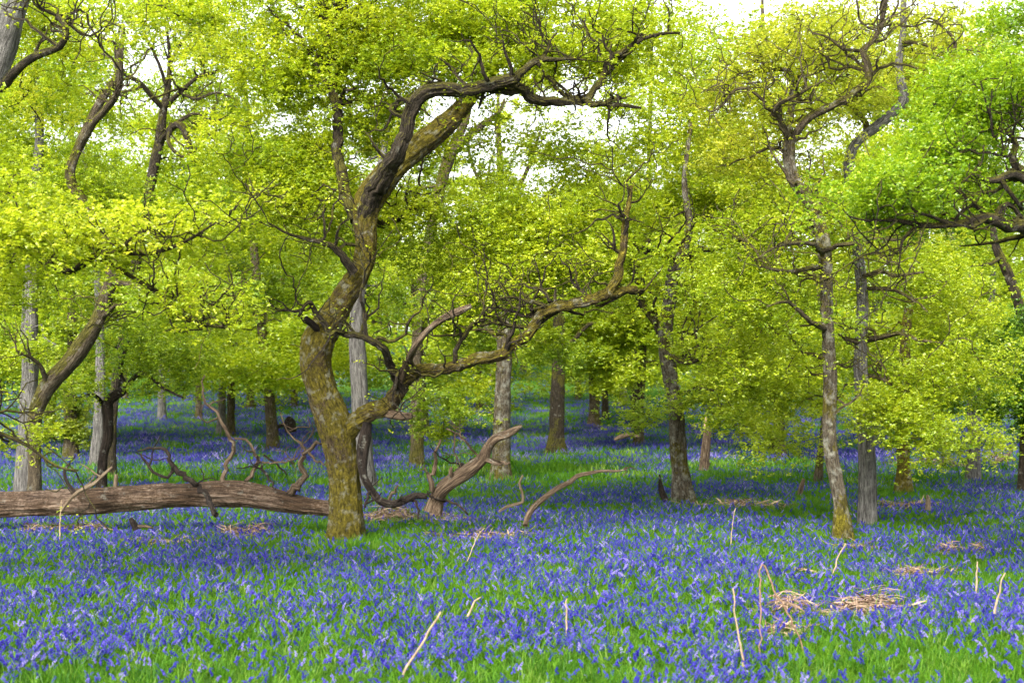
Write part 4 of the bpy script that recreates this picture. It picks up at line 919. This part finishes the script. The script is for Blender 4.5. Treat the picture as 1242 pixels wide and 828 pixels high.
for k, (lb, px, py, rx, h, nst) in enumerate(heaps):
    rg = np.random.default_rng(300 + k); Y = gdepth(py); c = P(px, py, Y); c[2] = float(gz(c[0], c[1]))
    ax = rx / FPX * Y; mb = MB()
    nc = 7; cl = [(rg.normal(0, .55), rg.normal(0, .4), rg.uniform(.12, .4), rg.uniform(.2, 1.1)) for _ in range(nc)]
    for _ in range(int(nst * 3)):
        cx_, cy_, cr, ch = cl[rg.integers(0, nc)]; e = rg.normal(0, 1, 2); q = min(1, np.hypot(*e) / 2)
        p0 = np.array([(cx_ + e[0] * cr) * ax, (cy_ + e[1] * cr) * ax * .75, 0])
        p0[2] = float(gz(c[0] + p0[0], c[1] + p0[1])) - c[2] + .05 + h * .65 * ch * (1 - q) * rg.uniform(.1, 1)
        th = rg.uniform(0, 6.28); L = rg.uniform(.08, .36) * (1 if Y < 20 else 1.6); d = np.array([math.cos(th), math.sin(th), rg.normal(.0, .3)])
        t = np.linspace(-.5, .5, 5)[:, None]; s = np.array([-math.sin(th), math.cos(th), 0])
        cur = p0 + d * L * t + np.array([0, 0, -1]) * t ** 2 * L * rg.uniform(0, .9) + s * t ** 2 * L * rg.uniform(-.6, .6)
        w = rg.uniform(.0015, .0042) * (1 if Y < 20 else 1.8)
        if rg.uniform() < .45:
            tube(mb, cur, np.full(5, w * .5), 4, 0, cap=False); nv = 20
        else:
            wd = np.array([0.2, 1, 1, .8, .1])[:, None] * w * 1.6
            up = np.array([0, 0, 1.]) * rg.uniform(-1, 1) + s
            V = np.concatenate([cur - up * wd, cur + up * wd]); F = [[i, i + 1, i + 6, i + 5] for i in range(4)]
            mb.add(V, F); nv = 10
        mb.tint[-1] = np.full(nv, rg.uniform(0.1, 1) ** 1.0, np.float32)
    o = mb.build('bracken_heap', M_BRK, smooth=False); o.location = c
    tag(o, lb, 'dead bracken', 'heaps of dead bracken')
# the wood beyond
def woods():
    rg = np.random.default_rng(77); mb = MB(); pp = []; ss = []; tt = []
    for k in range(120):
        y = rg.uniform(80, 165); x = rg.uniform(-1, 1) * (y * .36 * 1.4 + 6); z = float(gz(x, y)); h = rg.uniform(7, 11)
        tube(mb, np.array([[x, y, z - .2], [x + rg.normal(0, .2), y, z + h * .4], [x + rg.normal(0, .5), y, z + h * .8]]), np.array([.25, .19, .08]), 7, 0, cap=False)
        for _ in range(16):
            c = np.array([x + rg.normal(0, 2.0), y + rg.normal(0, 2.0), z + rg.uniform(.18, 1) * h])
            pt = c + rg.normal(0, 1, (120, 3)) * np.array([1.1, 1.1, .5]); pp.append(pt); ss.append(rg.uniform(.25, .45, 120)); tt.append(np.clip(.45 + rg.normal(0, .12) + rg.normal(0, .12, 120), 0, 1))
    add_leaves(mb, np.concatenate(pp), np.concatenate(ss), np.concatenate(tt), 1, False, rng=rg)
    tag(mb.build('woods', [B_BRN, L_MID], smooth=False), 'far wood of green trees closing the view behind the trunks', 'woods', kind='stuff')
woods()
# ------------------------------------------------------------------ light, sky, camera
EL, AZ = 42.0, 204.0        # sun height, compass direction the light comes from (0 = +Y)
sc = bpy.context.scene
w = bpy.data.worlds.new('World'); sc.world = w; w.use_nodes = True
nt = w.node_tree; bg = nt.nodes['Background']
sky = nt.nodes.new('ShaderNodeTexSky'); sky.sky_type = 'NISHITA'; sky.sun_disc = False
sky.sun_elevation = math.radians(EL); sky.sun_rotation = math.radians(AZ)
sky.air_density = 1.0; sky.dust_density = 3.0; sky.ozone_density = 1.0
hs = nt.nodes.new('ShaderNodeHueSaturation'); hs.inputs['Saturation'].default_value = 0.22
nt.links.new(sky.outputs[0], hs.inputs['Color']); nt.links.new(hs.outputs[0], bg.inputs['Color'])
bg.inputs['Strength'].default_value = 0.13
sun = bpy.data.lights.new('sun', 'SUN'); sun.energy = 1.5; sun.angle = math.radians(14); sun.color = (1.0, 0.95, 0.86)
so = bpy.data.objects.new('sun', sun); C.objects.link(so)
az = math.radians(AZ); el = math.radians(EL)
d = Vector((math.sin(az) * math.cos(el), math.cos(az) * math.cos(el), math.sin(el)))
so.rotation_euler = d.to_track_quat('Z', 'Y').to_euler(); so.location = (0, 0, 40)
cam = bpy.data.cameras.new('camera'); co = bpy.data.objects.new('camera', cam); C.objects.link(co)
co.location = (0, 0, CAMZ); co.rotation_euler = (math.radians(90), 0, 0)
cam.sensor_width = 36; cam.lens = 36 * FPX / 1242; cam.shift_y = (HOR - 414) / 1242
cam.clip_end = 3000; cam.dof.use_dof = True; cam.dof.focus_distance = 16.0; cam.dof.aperture_fstop = 2.8
sc.camera = co
sc.view_settings.view_transform = 'Standard'; sc.view_settings.look = 'None'; sc.view_settings.exposure = 2.5; sc.view_settings.gamma = 1
sc.view_settings.use_curve_mapping = False
cy = sc.cycles
cy.max_bounces = 7; cy.diffuse_bounces = 5; cy.transmission_bounces = 5; cy.glossy_bounces = 1; cy.transparent_max_bounces = 4
cy.use_denoising = True
cy.caustics_reflective = False; cy.caustics_refractive = False
sc.render.film_transparent = False
